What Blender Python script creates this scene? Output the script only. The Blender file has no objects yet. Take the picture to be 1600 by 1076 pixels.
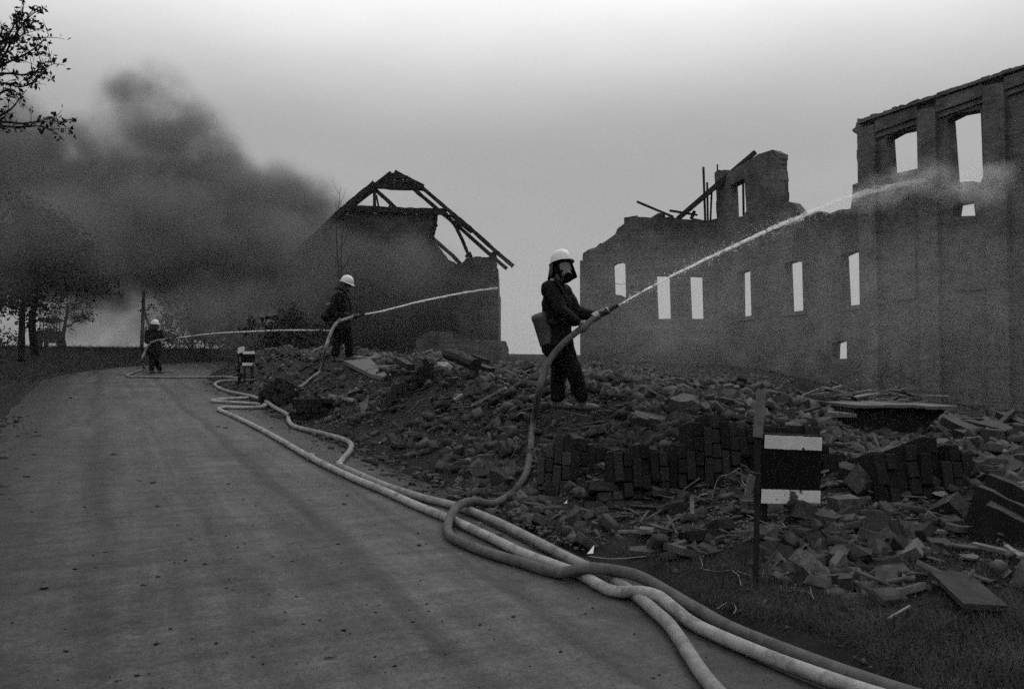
import bpy, bmesh, math, random
import numpy as np
from mathutils import Vector, Matrix, noise
from mathutils.geometry import tessellate_polygon
rng = random.Random(7)
nr = np.random.RandomState(7)
S = bpy.context.scene
COL = S.collection
R_ = math.radians
V = Vector

# ------------------------------------------------------------------ camera, sky, sun, exposure
EYE = V((0, 0, 1.5)); YAW = R_(28.4); PITCH = R_(1.9); FPX = 1200.0
cam = bpy.data.cameras.new('camera'); camo = bpy.data.objects.new('camera', cam); COL.objects.link(camo)
cam.sensor_width = 36; cam.lens = 36 * FPX / 1600; cam.clip_end = 3000; cam.clip_start = .05
camo.location = EYE; camo.rotation_euler = (math.pi / 2 + PITCH, 0, -YAW)
S.camera = camo

world = bpy.data.worlds.new('World'); S.world = world; world.use_nodes = True
wn = world.node_tree; wn.nodes.clear()
def N(t, kind, **kw):
    n = t.nodes.new(kind)
    for k, v in kw.items(): setattr(n, k, v)
    return n
SUN_EL, SUN_AZ = R_(48), R_(62)          # azimuth measured from +Y towards +X
sky = N(wn, 'ShaderNodeTexSky', sky_type='NISHITA'); sky.sun_disc = False
sky.sun_elevation = SUN_EL; sky.sun_rotation = SUN_AZ; sky.dust_density = 6; sky.air_density = 2
bw = N(wn, 'ShaderNodeRGBToBW')
tc = N(wn, 'ShaderNodeTexCoord'); sx = N(wn, 'ShaderNodeSeparateXYZ')
ov = N(wn, 'ShaderNodeMapRange', interpolation_type='SMOOTHSTEP')      # overcast: zenith brighter than horizon
ov.inputs['From Min'].default_value = .27; ov.inputs['From Max'].default_value = .56
ov.inputs['To Min'].default_value = 4.0; ov.inputs['To Max'].default_value = 14.2
mx = N(wn, 'ShaderNodeMix', data_type='FLOAT'); mx.inputs[0].default_value = .93
bg = N(wn, 'ShaderNodeBackground'); bg.inputs['Strength'].default_value = .1
wo = N(wn, 'ShaderNodeOutputWorld')
L = wn.links.new
cn = N(wn, 'ShaderNodeTexNoise'); cn.inputs['Scale'].default_value = 2.2; cn.inputs['Detail'].default_value = 5; cn.inputs['Roughness'].default_value = .55
cm = N(wn, 'ShaderNodeMapping'); cm.inputs['Scale'].default_value = (1, 1, 3); L(tc.outputs['Generated'], cm.inputs[0]); L(cm.outputs[0], cn.inputs['Vector'])
cr = N(wn, 'ShaderNodeMapRange'); cr.inputs['From Min'].default_value = .3; cr.inputs['From Max'].default_value = .7; cr.inputs['To Min'].default_value = .93; cr.inputs['To Max'].default_value = 1.07; L(cn.outputs[0], cr.inputs[0])
cx_ = N(wn, 'ShaderNodeMath', operation='MULTIPLY'); L(ov.outputs[0], cx_.inputs[0]); L(cr.outputs[0], cx_.inputs[1])
L(sky.outputs[0], bw.inputs[0]); L(tc.outputs['Generated'], sx.inputs[0]); L(sx.outputs['Z'], ov.inputs['Value'])
L(bw.outputs[0], mx.inputs[2]); L(cx_.outputs[0], mx.inputs[3]); L(mx.outputs[0], bg.inputs['Color']); L(bg.outputs[0], wo.inputs['Surface'])

sl = bpy.data.lights.new('sun', 'SUN'); sl.energy = 1.0; sl.angle = R_(28); sl.color = (1, 1, 1)
so = bpy.data.objects.new('sun', sl); COL.objects.link(so)
sd = V((math.sin(SUN_AZ) * math.cos(SUN_EL), math.cos(SUN_AZ) * math.cos(SUN_EL), math.sin(SUN_EL)))
so.rotation_euler = (-sd).to_track_quat('-Z', 'Y').to_euler()
S.view_settings.view_transform = 'Standard'; S.view_settings.look = 'None'
S.view_settings.exposure = 0.0; S.view_settings.gamma = 1.0; S.view_settings.use_curve_mapping = False
S.render.engine = 'CYCLES'
S.cycles.use_denoising = False
S.cycles.max_bounces = 8; S.cycles.volume_bounces = 2; S.cycles.transparent_max_bounces = 24
S.cycles.volume_step_rate = 1.0; S.cycles.volume_max_steps = 256
S.cycles.use_adaptive_sampling = True; S.cycles.adaptive_threshold = .035

# ------------------------------------------------------------------ photograph pixel -> world helpers (used to read sizes off the photograph)
RT = V((math.cos(YAW), -math.sin(YAW), 0)); F0 = V((math.sin(YAW), math.cos(YAW), 0)); UPZ = V((0, 0, 1))
FW = F0 * math.cos(PITCH) + UPZ * math.sin(PITCH); UPV = -F0 * math.sin(PITCH) + UPZ * math.cos(PITCH)
def ray(px, py): return FW + RT * ((px - 800) / FPX) - UPV * ((py - 538) / FPX)
def P(px, py, d): return EYE + ray(px, py) * d
def onX(px, py, X): r = ray(px, py); return EYE + r * (X / r.x)
def smooth(t): t = min(1, max(0, t)); return t * t * (3 - 2 * t)
def lerp(a, b, t): return a + (b - a) * t

# ------------------------------------------------------------------ terrain
ROAD_L, ROAD_R = -1.38, 3.08
def prof(Y):
    g = .048
    if Y < 44: return g * Y
    return g * 44 + 7 * g * (1 - math.exp(-(Y - 44) / 7)) - .004 * max(0, Y - 64)
def bend(Y):                                       # the road bends to the right beyond the crest
    return 0 if Y < 25 else (Y - 25) ** 2 / 34
def fbm(x, y, s, o=3, z=0.): 
    a, t = 1., 0.
    for _ in range(o):
        t += a * noise.noise(V((x * s, y * s, z))); s *= 2.03; a *= .5
    return t
def rub(X, Y):                                     # 1 where the ground is buried in rubble
    if X < 2.9 or Y < .5: return 0.
    e = ROAD_R + .04 + max(0, 4.6 - Y) * .42 + .25 * noise.noise(V((X * .7, Y * .7, 4)))
    a = smooth((X - e) / .4)
    return a * smooth((Y - 2.2) / 1.2) * (1 - smooth((Y - 24) / 5)) * (1 - smooth((X - 20.5) / 1.5))
def gh0(X, Y):
    z = prof(Y); b = bend(Y)
    t = X - ROAD_R - b
    if t > 0:
        w = lerp(4.8, 1.75, smooth((Y - 3) / 5))
        h = lerp(.75, .92, smooth((Y - 5) / 2.5)) + .1 * smooth((Y - 9) / 6) - .3 * smooth((Y - 20) / 12)
        z += h * smooth(t / w)
        z -= .35 * smooth((X - 9.5) / 4.5) * (1 - smooth((Y - 15) / 9))
        z -= .35 * smooth((X - 5.6) / 2.5) * smooth((Y - 7) / 3)
        z -= .42 * smooth((X / max(Y, .1) - .95) / .45) * smooth((X - 4.6) / 1.6) * smooth((Y - 3.6) / 1.8)
    t = ROAD_L + b - X
    if t > 0: z += .38 * smooth(t / 2.6) + .12 * smooth((t - 2) / 6)
    return z
def gh(X, Y):
    z = gh0(X, Y)
    if X * X + Y * Y > 90 ** 2: return z + .35 * noise.noise(V((X * .01, Y * .01, 0)))
    k = rub(X, Y)
    if k > 0: z += k * (.11 * fbm(X, Y, .9, 2, 3.) + .06 * fbm(X, Y, 3.1, 3, 9.))
    off = ROAD_L + bend(Y) - X
    off = max(off, X - bend(Y) - ROAD_R)
    if off > 0: z += min(1, off / .6) * .035 * fbm(X, Y, 1.6, 3, 1.)
    return z
def hit(px, py, lift=0., d0=1.5, d1=160.):
    r = ray(px, py); d = d0; last = d0
    while d < d1:
        p = EYE + r * d
        if p.z < gh(p.x, p.y) + lift:
            a, b = last, d
            for _ in range(18):
                m = (a + b) / 2; q = EYE + r * m
                if q.z < gh(q.x, q.y) + lift: b = m
                else: a = m
            return EYE + r * b
        last = d; d += .02 + d * .004
    return EYE + r * d1
def depth(p): return (p - EYE).dot(FW)

# ------------------------------------------------------------------ materials (everything is grey: the photograph is black and white)
def mat(name, v, var=.45, scale=5., rough=.85, bump=.4, bscale=40., rnd=.25, spec=.3, metal=0., stain=0., stain_v=.02, stain_scale=6., stretch=None, rough_var=.12, bdist=.01, stain_w=.12, stain_t=.5):
    m = bpy.data.materials.new(name); m.use_nodes = True; t = m.node_tree; L = t.links.new
    b = t.nodes['Principled BSDF']
    tcn = N(t, 'ShaderNodeTexCoord'); co = tcn.outputs['Object']
    if stretch:
        mp = N(t, 'ShaderNodeMapping'); mp.inputs['Scale'].default_value = stretch; L(co, mp.inputs[0]); co = mp.outputs[0]
    n1 = N(t, 'ShaderNodeTexNoise'); n1.inputs['Scale'].default_value = scale; n1.inputs['Detail'].default_value = 6; n1.inputs['Roughness'].default_value = .65
    L(co, n1.inputs['Vector'])
    mr = N(t, 'ShaderNodeMapRange'); mr.inputs['From Min'].default_value = .25; mr.inputs['From Max'].default_value = .75
    mr.inputs['To Min'].default_value = v * (1 - var); mr.inputs['To Max'].default_value = v * (1 + var); L(n1.outputs[0], mr.inputs[0])
    cur = mr.outputs[0]
    if rnd:
        oi = N(t, 'ShaderNodeObjectInfo'); r2 = N(t, 'ShaderNodeMapRange'); r2.inputs['To Min'].default_value = 1 - rnd; r2.inputs['To Max'].default_value = 1 + rnd
        L(oi.outputs['Random'], r2.inputs[0]); mu = N(t, 'ShaderNodeMath', operation='MULTIPLY'); L(cur, mu.inputs[0]); L(r2.outputs[0], mu.inputs[1]); cur = mu.outputs[0]
    if stain:
        n3 = N(t, 'ShaderNodeTexNoise'); n3.inputs['Scale'].default_value = stain_scale; n3.inputs['Detail'].default_value = 8; n3.inputs['Roughness'].default_value = .7; L(co, n3.inputs['Vector'])
        s3 = N(t, 'ShaderNodeMapRange'); s3.inputs['From Min'].default_value = stain_t; s3.inputs['From Max'].default_value = stain_t + stain_w; s3.inputs['To Max'].default_value = stain; L(n3.outputs[0], s3.inputs[0])
        mxx = N(t, 'ShaderNodeMix', data_type='FLOAT'); L(s3.outputs[0], mxx.inputs[0]); L(cur, mxx.inputs[2]); mxx.inputs[3].default_value = stain_v; cur = mxx.outputs[0]
    L(cur, b.inputs['Base Color'])
    n2 = N(t, 'ShaderNodeTexNoise'); n2.inputs['Scale'].default_value = bscale; n2.inputs['Detail'].default_value = 5; L(co, n2.inputs['Vector'])
    bp = N(t, 'ShaderNodeBump'); bp.inputs['Strength'].default_value = bump; bp.inputs['Distance'].default_value = bdist
    L(n2.outputs[0], bp.inputs['Height']); L(bp.outputs[0], b.inputs['Normal'])
    rr = N(t, 'ShaderNodeMapRange'); rr.inputs['To Min'].default_value = max(.05, rough - rough_var); rr.inputs['To Max'].default_value = min(1, rough + rough_var); L(n1.outputs[0], rr.inputs[0]); L(rr.outputs[0], b.inputs['Roughness'])
    b.inputs['Specular IOR Level'].default_value = spec; b.inputs['Metallic'].default_value = metal
    return m
M = {}
M['brick'] = mat('old brick', .03, .7, 9, .8, .5, 60, .4, .1, stain=.6, stain_v=.02)
M['brick_dark'] = mat('sooty brick', .014, .6, 9, .75, .6, 50, .55, .08, stain=.5, stain_v=.01)
M['mortar'] = mat('crumbling mortar', .012, .5, 14, .95, .9, 60, .2, .05)
M['rubble'] = mat('wet rubble', .031, .85, 9, .75, .7, 35, .7, .14, stain=.6, stain_v=.012)
M['slate'] = mat('slate and tile shards', .068, .7, 6, .8, .5, 40, .75, .06, stain=.5, stain_v=.015)
M['plaster'] = mat('broken plaster', .11, .5, 8, .85, .5, 40, .4, stain=.6, stain_v=.05)
M['concrete'] = mat('weathered concrete', .085, .45, 6, .8, .6, 40, .2, .15, stain=.6, stain_v=.03)
M['char'] = mat('charred timber', .009, .6, 6, .7, .9, 30, .4, .12, stretch=(1, 1, .25))
M['wood'] = mat('bare wood', .1, .5, 8, .8, .5, 40, .5, .3, stain=.5, stain_v=.04, stretch=(1, 1, .2))
M['hose'] = mat('canvas fire hose', .16, .3, 11, .88, .8, 210, .12, .06, stain=.6, stain_v=.07, stain_scale=7)
M['hose_wet'] = mat('soaked canvas hose', .075, .3, 11, .85, .8, 210, .1, .08, stain=.6, stain_v=.04, stain_scale=7)
M['hose_pale'] = mat('pale dusty canvas hose', .235, .3, 11, .88, .8, 210, .1, .05, stain=.7, stain_v=.09, stain_scale=7)
M['metal'] = mat('dull aluminium', .2, .3, 20, .5, .15, 80, .1, .5, .8, stain=.5, stain_v=.1)
M['steel'] = mat('rusty steel', .014, .5, 20, .7, .4, 80, .2, .1)
M['iron'] = mat('wire', .1, .4, 20, .6, .3, 80, .4, .4)
M['cloth'] = mat('black uniform cloth', .006, .5, 12, .8, .5, 120, .1, .06)
M['trouser'] = mat('dark trousers', .006, .5, 12, .9, .5, 120, .1, .03)
M['leather'] = mat('black leather', .005, .4, 12, .5, .3, 60, .1, .12)
M['boot'] = mat('dusty boot leather', .035, .5, 14, .6, .4, 60, .2, .4)
M['rubber'] = mat('black rubber', .005, .3, 12, .45, .1, 60, 0, .15)
M['helmet'] = mat('white painted helmet', .46, .18, 9, .45, .08, 40, .05, .45, stain=.55, stain_v=.28, stain_scale=9)
M['skin'] = mat('skin', .1, .2, 20, .6, .2, 90, 0, .35)
M['glove'] = mat('work glove', .1, .3, 20, .9, .4, 90, .2)
M['tin'] = mat('grey painted tin', .05, .3, 8, .5, .2, 60, .1, .4, stain=.5, stain_v=.03)
M['white'] = mat('chipped white paint', .47, .15, 10, .7, .25, 60, .08, .3, stain=.95, stain_v=.02, stain_scale=5, stain_w=.025, stain_t=.595)
M['black'] = mat('black paint', .006, .4, 10, .8, .3, 60, .1, .05)
M['soil'] = mat('bare soil', .05, .5, 3, .95, .8, 30, 0)
M['bark'] = mat('bark', .014, .5, 8, .95, .9, 30, .2, .05, stretch=(1, 1, .3))
M['leaf'] = mat('dark leaf', .016, .5, 2, .7, .1, 60, .3, .08)
M['grass'] = mat('dry grass', .03, .7, 2.5, .85, .1, 60, 0, .04)
M['grass_dark'] = mat('verge grass', .013, .6, 1.5, .9, .1, 60, 0, .03)
M['straw'] = mat('pale straw', .2, .5, 9, .8, .1, 60, .5)
M['plank'] = mat('damp grey plank', .032, .4, 5, .9, .4, 60, .1, .03, stretch=(4, 1, 1))
M['stake'] = mat('weathered stake', .17, .6, 14, .9, .6, 60, .1, .05, stain=.7, stain_v=.05, stain_scale=25)
M['splinter'] = mat('sooty splinters', .055, .7, 9, .9, .4, 60, 0, .04)
M['paper'] = mat('white scrap', .75, .1, 9, .8, .2, 60, .1)
M['tyre'] = mat('tyre rubber', .012, .4, 9, .8, .3, 60, 0)
M['plough'] = mat('dark tractor paint', .03, .4, 9, .6, .2, 60, 0)
M['pole'] = mat('tarred pole', .05, .4, 9, .9, .4, 30, .1, stretch=(1, 1, .2))
def wallmat(name, v, bs=4.2):                      # far masonry: courses too small to tell apart stay in the material
    m = mat(name, v, .6, .8, .95, .6, 14, 0, .06, stain=.7, stain_v=v * .4, stain_scale=.9)
    t = m.node_tree; L = t.links.new; b = t.nodes['Principled BSDF']
    src = b.inputs['Base Color'].links[0].from_socket
    tcn = N(t, 'ShaderNodeTexCoord'); sp = N(t, 'ShaderNodeSeparateXYZ'); L(tcn.outputs['Object'], sp.inputs[0])
    ad = N(t, 'ShaderNodeMath', operation='ADD'); L(sp.outputs[0], ad.inputs[0]); L(sp.outputs[1], ad.inputs[1])
    cb = N(t, 'ShaderNodeCombineXYZ'); L(ad.outputs[0], cb.inputs[0]); L(sp.outputs[2], cb.inputs[1])
    br = N(t, 'ShaderNodeTexBrick'); br.inputs['Scale'].default_value = bs; br.inputs['Mortar Size'].default_value = .02
    br.inputs['Color1'].default_value = (.75, .75, .75, 1); br.inputs['Color2'].default_value = (1.15, 1.15, 1.15, 1); br.inputs['Mortar'].default_value = (1.2, 1.2, 1.2, 1)
    br.inputs['Brick Width'].default_value = 1.05; br.inputs['Row Height'].default_value = .33
    L(cb.outputs[0], br.inputs['Vector'])
    mu = N(t, 'ShaderNodeMath', operation='MULTIPLY'); L(src, mu.inputs[0]); L(br.outputs[0], mu.inputs[1]); L(mu.outputs[0], b.inputs['Base Color'])
    return m
M['ruin'] = wallmat('ruined mill brickwork', .078)
M['ruin2'] = wallmat('ruined mill pilaster brickwork', .086)
M['house'] = wallmat('sooty house wall', .05)
M['lowwall'] = wallmat('pale low wall', .075)

# ------------------------------------------------------------------ object helpers
def tag(o, label=None, cat=None, group=None, kind=None):
    if label: o['label'] = label
    if cat: o['category'] = cat
    if group: o['group'] = group
    if kind: o['kind'] = kind
    return o
def link(o, parent=None):
    COL.objects.link(o)
    if parent: o.parent = parent
    return o
def mesh(name, vs, fs, m, sm=False):
    me = bpy.data.meshes.new(name); me.from_pydata([tuple(v) for v in vs], [], fs); me.materials.append(m)
    if sm: me.polygons.foreach_set('use_smooth', [True] * len(me.polygons))
    me.update(); return me
def obj(name, vs, fs, m, parent=None, sm=False):
    return link(bpy.data.objects.new(name, mesh(name, vs, fs, m, sm)), parent)
def inst(name, me, parent=None, loc=None, rot=None, scale=None):
    o = bpy.data.objects.new(name, me)
    if loc is not None: o.location = loc
    if rot is not None: o.rotation_euler = rot
    if scale is not None: o.scale = scale
    return link(o, parent)
def empty(name, loc, rz=0):
    o = bpy.data.objects.new(name, None); o.location = loc; o.rotation_euler = (0, 0, rz); o.empty_display_size = .2
    return link(o)
class MB:
    def __init__(s): s.v = []; s.f = []
    def add(s, vs, fs):
        k = len(s.v); s.v += [V(v) for v in vs]; s.f += [tuple(i + k for i in f) for f in fs]
    def tube(s, pts, rad, n=8, cap=True):
        vs, fs = tube(pts, rad, n, cap); s.add(vs, fs)
    def box(s, c, size, rot=None):
        vs, fs = box(size); Mx = rot if rot is not None else Matrix.Identity(3)
        s.add([V(c) + Mx @ V(v) for v in vs], fs)
    def bar(s, a, b, w, h, up=V((0, 0, 1)), jit=0.):
        s.add(*bar(a, b, w, h, up, jit))
    def build(s, name, m, parent=None, sm=False): return obj(name, s.v, s.f, m, parent, sm)
def box(size):
    x, y, z = [q / 2 for q in size]
    vs = [(-x, -y, -z), (x, -y, -z), (x, y, -z), (-x, y, -z), (-x, -y, z), (x, -y, z), (x, y, z), (-x, y, z)]
    return vs, [(0, 3, 2, 1), (4, 5, 6, 7), (0, 1, 5, 4), (1, 2, 6, 5), (2, 3, 7, 6), (3, 0, 4, 7)]
def bar(a, b, w, h, up=V((0, 0, 1)), jit=0., nseg=1):
    a, b = V(a), V(b); d = (b - a).normalized(); s = d.cross(up)
    if s.length < 1e-3: s = d.cross(V((1, 0, 0)))
    s.normalize(); u = s.cross(d)
    vs, fs = [], []
    for i in range(nseg + 1):
        c = a.lerp(b, i / nseg); k = 1 + jit * rng.uniform(-1, 1); q = 1 + jit * rng.uniform(-1, 1)
        vs += [c - s * w / 2 * k - u * h / 2 * q, c + s * w / 2 * q - u * h / 2 * k, c + s * w / 2 * k + u * h / 2 * q, c - s * w / 2 * q + u * h / 2 * k]
    fs.append((3, 2, 1, 0)); e = 4 * nseg; fs.append((e, e + 1, e + 2, e + 3))
    for i in range(nseg):
        o = 4 * i
        for j in range(4): fs.append((o + j, o + (j + 1) % 4, o + 4 + (j + 1) % 4, o + 4 + j))
    return vs, fs
def tube(pts, rad, n=8, cap=True):
    pts = [V(p) for p in pts]
    if not hasattr(rad, '__len__'): rad = [rad] * len(pts)
    vs, fs = [], []; ref = None
    for i, p in enumerate(pts):
        t = (pts[min(i + 1, len(pts) - 1)] - pts[max(i - 1, 0)])
        t = t.normalized() if t.length > 1e-9 else V((0, 0, 1))
        if ref is None: ref = V((0, 0, 1)) if abs(t.z) < .9 else V((1, 0, 0))
        s = t.cross(ref).normalized(); u = s.cross(t).normalized(); ref = u
        for k in range(n):
            a = 2 * math.pi * k / n; vs.append(p + (s * math.cos(a) + u * math.sin(a)) * rad[i])
    for i in range(len(pts) - 1):
        for k in range(n): fs.append((i * n + k, i * n + (k + 1) % n, (i + 1) * n + (k + 1) % n, (i + 1) * n + k))
    if cap:
        fs.append(tuple(range(n - 1, -1, -1))); o = (len(pts) - 1) * n; fs.append(tuple(range(o, o + n)))
    return vs, fs
def spline(pts, sub=8):
    pts = [V(p) for p in pts]; out = []
    for i in range(len(pts) - 1):
        p0, p1, p2, p3 = pts[max(i - 1, 0)], pts[i], pts[i + 1], pts[min(i + 2, len(pts) - 1)]
        for k in range(sub):
            t = k / sub
            out.append(.5 * ((2 * p1) + (p2 - p0) * t + (2 * p0 - 5 * p1 + 4 * p2 - p3) * t * t + (3 * p1 - p0 - 3 * p2 + p3) * t ** 3))
    out.append(pts[-1]); return out
def lathe(prof_, n=20):                            # (r, z) profile about z
    vs = [(r * math.cos(2 * math.pi * k / n), r * math.sin(2 * math.pi * k / n), z) for r, z in prof_ for k in range(n)]
    fs = [(i * n + k, i * n + (k + 1) % n, (i + 1) * n + (k + 1) % n, (i + 1) * n + k) for i in range(len(prof_) - 1) for k in range(n)]
    fs.append(tuple(range(n - 1, -1, -1))); o = (len(prof_) - 1) * n; fs.append(tuple(range(o, o + n)))
    return vs, fs
def slab(outline, holes, place, thick):
    """extruded polygon with holes: place(u, v, w) maps plane coords and depth w (0 front, thick back) to world"""
    loops = [outline] + list(holes)
    flat = [p for l in loops for p in l]
    tris = tessellate_polygon([[V((p[0], p[1], 0)) for p in l] for l in loops])
    n = len(flat)
    vs = [place(u, v, 0) for u, v in flat] + [place(u, v, thick) for u, v in flat]
    fs = [tuple(t) for t in tris] + [tuple(i + n for i in reversed(t)) for t in tris]
    k = 0
    for l in loops:
        c = len(l)
        for i in range(c): fs.append((k + i, k + (i + 1) % c, n + k + (i + 1) % c, n + k + i))
        k += c
    return vs, fs
def fixnormals(o):
    bm = bmesh.new(); bm.from_mesh(o.data); bmesh.ops.recalc_face_normals(bm, faces=bm.faces); bm.to_mesh(o.data); bm.free(); return o
def jag(pts, step=.22, amp=.06, closed=False):     # broken masonry edge
    out = []; n = len(pts)
    for i in range(n if closed else n - 1):
        a, b = V(pts[i]), V(pts[(i + 1) % n]); L_ = (b - a).length; k = max(1, int(L_ / step)); nrm = V((-(b - a).y, (b - a).x)).normalized() if L_ else V((0, 0))
        for j in range(k):
            q = a.lerp(b, j / k); w = amp * rng.uniform(-1, 1) if (j or k > 1) else amp * .3 * rng.uniform(-1, 1)
            out.append((q + nrm * w)[:])
            if rng.random() < .5 and k > 1: q2 = a.lerp(b, (j + .92) / k); out.append((q2 + nrm * w)[:])
    if not closed: out.append(tuple(pts[-1]))
    return out
def np_mesh(name, verts, tris, m, kind='stuff', parent=None):
    me = bpy.data.meshes.new(name); nv, nt = len(verts), len(tris)
    me.vertices.add(nv); me.vertices.foreach_set('co', np.asarray(verts, np.float32).ravel())
    me.loops.add(nt * 3); me.loops.foreach_set('vertex_index', np.asarray(tris, np.int32).ravel())
    me.polygons.add(nt); me.polygons.foreach_set('loop_start', np.arange(0, nt * 3, 3, dtype=np.int32)); me.polygons.foreach_set('loop_total', np.full(nt, 3, np.int32))
    me.update(calc_edges=True); me.validate(); me.materials.append(m)
    o = link(bpy.data.objects.new(name, me), parent)
    if kind: o['kind'] = kind
    return o

# ------------------------------------------------------------------ ground sheet and road
def axis(lo, hi, step, out):
    a = list(np.arange(lo, hi, step)); d = step; x = hi
    while x < out: d *= 1.22; x += d; a.append(x)
    d = step; x = lo; pre = []
    while x > -out: d *= 1.22; x -= d; pre.append(x)
    return pre[::-1] + a
xs, ys = axis(-9, 14, .13, 900), axis(-1, 26, .13, 900)
vs = []; rb = []
for y in ys:
    for x in xs:
        z = gh(x, y)
        b = bend(y)
        if ROAD_L + b - .12 < x < ROAD_R + b + .12 and y < 40 and y > -20: z -= .07
        vs.append((x, y, z)); rb.append(rub(x, y))
nx = len(xs)
fs = [(j * nx + i, j * nx + i + 1, (j + 1) * nx + i + 1, (j + 1) * nx + i) for j in range(len(ys) - 1) for i in range(nx - 1)]
ground = obj('ground', vs, fs, M['soil'], sm=True); ground['kind'] = 'structure'
at = ground.data.attributes.new('rubble', 'FLOAT', 'POINT'); at.data.foreach_set('value', rb)
gm = bpy.data.materials.new('ground of dark grass, ash and brick dust'); gm.use_nodes = True; t = gm.node_tree; L = t.links.new; b = t.nodes['Principled BSDF']
tcn = N(t, 'ShaderNodeTexCoord'); an = N(t, 'ShaderNodeAttribute', attribute_name='rubble')
na = N(t, 'ShaderNodeTexNoise'); na.inputs['Scale'].default_value = 2.2; na.inputs['Detail'].default_value = 9; na.inputs['Roughness'].default_value = .7
nb = N(t, 'ShaderNodeTexNoise'); nb.inputs['Scale'].default_value = 22; nb.inputs['Detail'].default_value = 7; nb.inputs['Roughness'].default_value = .75
for n_ in (na, nb): L(tcn.outputs['Object'], n_.inputs['Vector'])
g1 = N(t, 'ShaderNodeMapRange'); g1.inputs['From Min'].default_value = .3; g1.inputs['From Max'].default_value = .7; g1.inputs['To Min'].default_value = .008; g1.inputs['To Max'].default_value = .026; L(na.outputs[0], g1.inputs[0])
g2 = N(t, 'ShaderNodeMapRange'); g2.inputs['From Min'].default_value = .3; g2.inputs['From Max'].default_value = .75; g2.inputs['To Min'].default_value = .006; g2.inputs['To Max'].default_value = .05; L(nb.outputs[0], g2.inputs[0])
mm = N(t, 'ShaderNodeMix', data_type='FLOAT'); L(an.outputs['Fac'], mm.inputs[0]); L(g1.outputs[0], mm.inputs[2]); L(g2.outputs[0], mm.inputs[3]); L(mm.outputs[0], b.inputs['Base Color'])
bp = N(t, 'ShaderNodeBump'); bp.inputs['Strength'].default_value = .9; bp.inputs['Distance'].default_value = .04; L(nb.outputs[0], bp.inputs['Height']); L(bp.outputs[0], b.inputs['Normal'])
b.inputs['Roughness'].default_value = .95; b.inputs['Specular IOR Level'].default_value = .04
ground.data.materials[0] = gm

rm = bpy.data.materials.new('wet dirty asphalt'); rm.use_nodes = True; t = rm.node_tree; L = t.links.new; b = t.nodes['Principled BSDF']
tcn = N(t, 'ShaderNodeTexCoord'); OC = tcn.outputs['Object']
def noise_n(scale, det=6, rough=.6, sc=None):
    n_ = N(t, 'ShaderNodeTexNoise'); n_.inputs['Scale'].default_value = scale; n_.inputs['Detail'].default_value = det; n_.inputs['Roughness'].default_value = rough
    if sc: mp = N(t, 'ShaderNodeMapping'); mp.inputs['Scale'].default_value = sc; L(OC, mp.inputs[0]); L(mp.outputs[0], n_.inputs['Vector'])
    else: L(OC, n_.inputs['Vector'])
    return n_.outputs[0]
def mrange(s, a, b_, c, d): 
    q = N(t, 'ShaderNodeMapRange'); q.inputs['From Min'].default_value = a; q.inputs['From Max'].default_value = b_; q.inputs['To Min'].default_value = c; q.inputs['To Max'].default_value = d; L(s, q.inputs[0]); return q.outputs[0]
def mth(op, a, b_):
    q = N(t, 'ShaderNodeMath', operation=op)
    for i, s in enumerate((a, b_)):
        if hasattr(s, 'links') or hasattr(s, 'is_linked'): L(s, q.inputs[i])
        else: q.inputs[i].default_value = s
    return q.outputs[0]
fine = noise_n(85, 4, .8); med = noise_n(5, 8, .7); big = noise_n(.8, 5, .6); streak = noise_n(1.6, 6, .65, (2.2, .18, 1)); cross = noise_n(3, 6, .7, (.5, 2.6, 1))
spx = N(t, 'ShaderNodeSeparateXYZ'); L(OC, spx.inputs[0]); X_ = spx.outputs[0]; Y_ = spx.outputs[1]
col = mth('MULTIPLY', mrange(fine, .25, .75, .4, 1.6), mrange(med, .3, .7, .8, 1.2))
col = mth('MULTIPLY', col, mrange(noise_n(24, 5, .8), .3, .7, .72, 1.28)); col = mth('MULTIPLY', col, mrange(big, .3, .7, .7, 1.3)); col = mth('MULTIPLY', col, mrange(streak, .35, .65, .76, 1.22)); col = mth('MULTIPLY', col, mrange(cross, .3, .7, .75, 1.25))
xw = mth('ADD', X_, mth('MULTIPLY', noise_n(.35, 2, .5), .5))
tracks = 1.0
for c_, w_, a_ in ((.28, .15, .22), (1.75, .1, .3), (2.35, .06, .25), (-.55, .16, .18), (.95, .05, .15), (-1.0, .08, .2)):
    dd = N(t, 'ShaderNodeMath', operation='ABSOLUTE'); L(mth('SUBTRACT', xw, c_), dd.inputs[0])
    tr = mrange(dd.outputs[0], w_ * .4, w_, 1 - a_, 1.0); col = mth('MULTIPLY', col, tr)
dirt = mrange(noise_n(7, 9, .75), .58, .68, 0, .55)
col = mth("MULTIPLY", mth("MULTIPLY", col, mrange(mth("ADD", xw, mth("MULTIPLY", mth("SUBTRACT", med, .5), 1.2)), -1.5, 1.3, .36, 1.0)), .056)
mxx = N(t, 'ShaderNodeMix', data_type='FLOAT'); ex = N(t, 'ShaderNodeMath', operation='ABSOLUTE'); L(mth('SUBTRACT', X_, .85), ex.inputs[0]); ea = mth('ADD', ex.outputs[0], mth('MULTIPLY', mth('SUBTRACT', noise_n(4, 7, .7), .5), 1.3)); er = mrange(ea, 1.3, 2.05, 0, .88); er = mth('MULTIPLY', er, mrange(Y_, 23, 26, 1, 0))
mxd = N(t, 'ShaderNodeMath', operation='MAXIMUM'); L(dirt, mxd.inputs[0]); L(er, mxd.inputs[1]); L(mxd.outputs[0], mxx.inputs[0]); L(col, mxx.inputs[2]); mxx.inputs[3].default_value = .016; L(mxx.outputs[0], b.inputs['Base Color'])
L(mrange(big, .3, .7, .38, .75), b.inputs['Roughness']); b.inputs['Specular IOR Level'].default_value = .06
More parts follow.
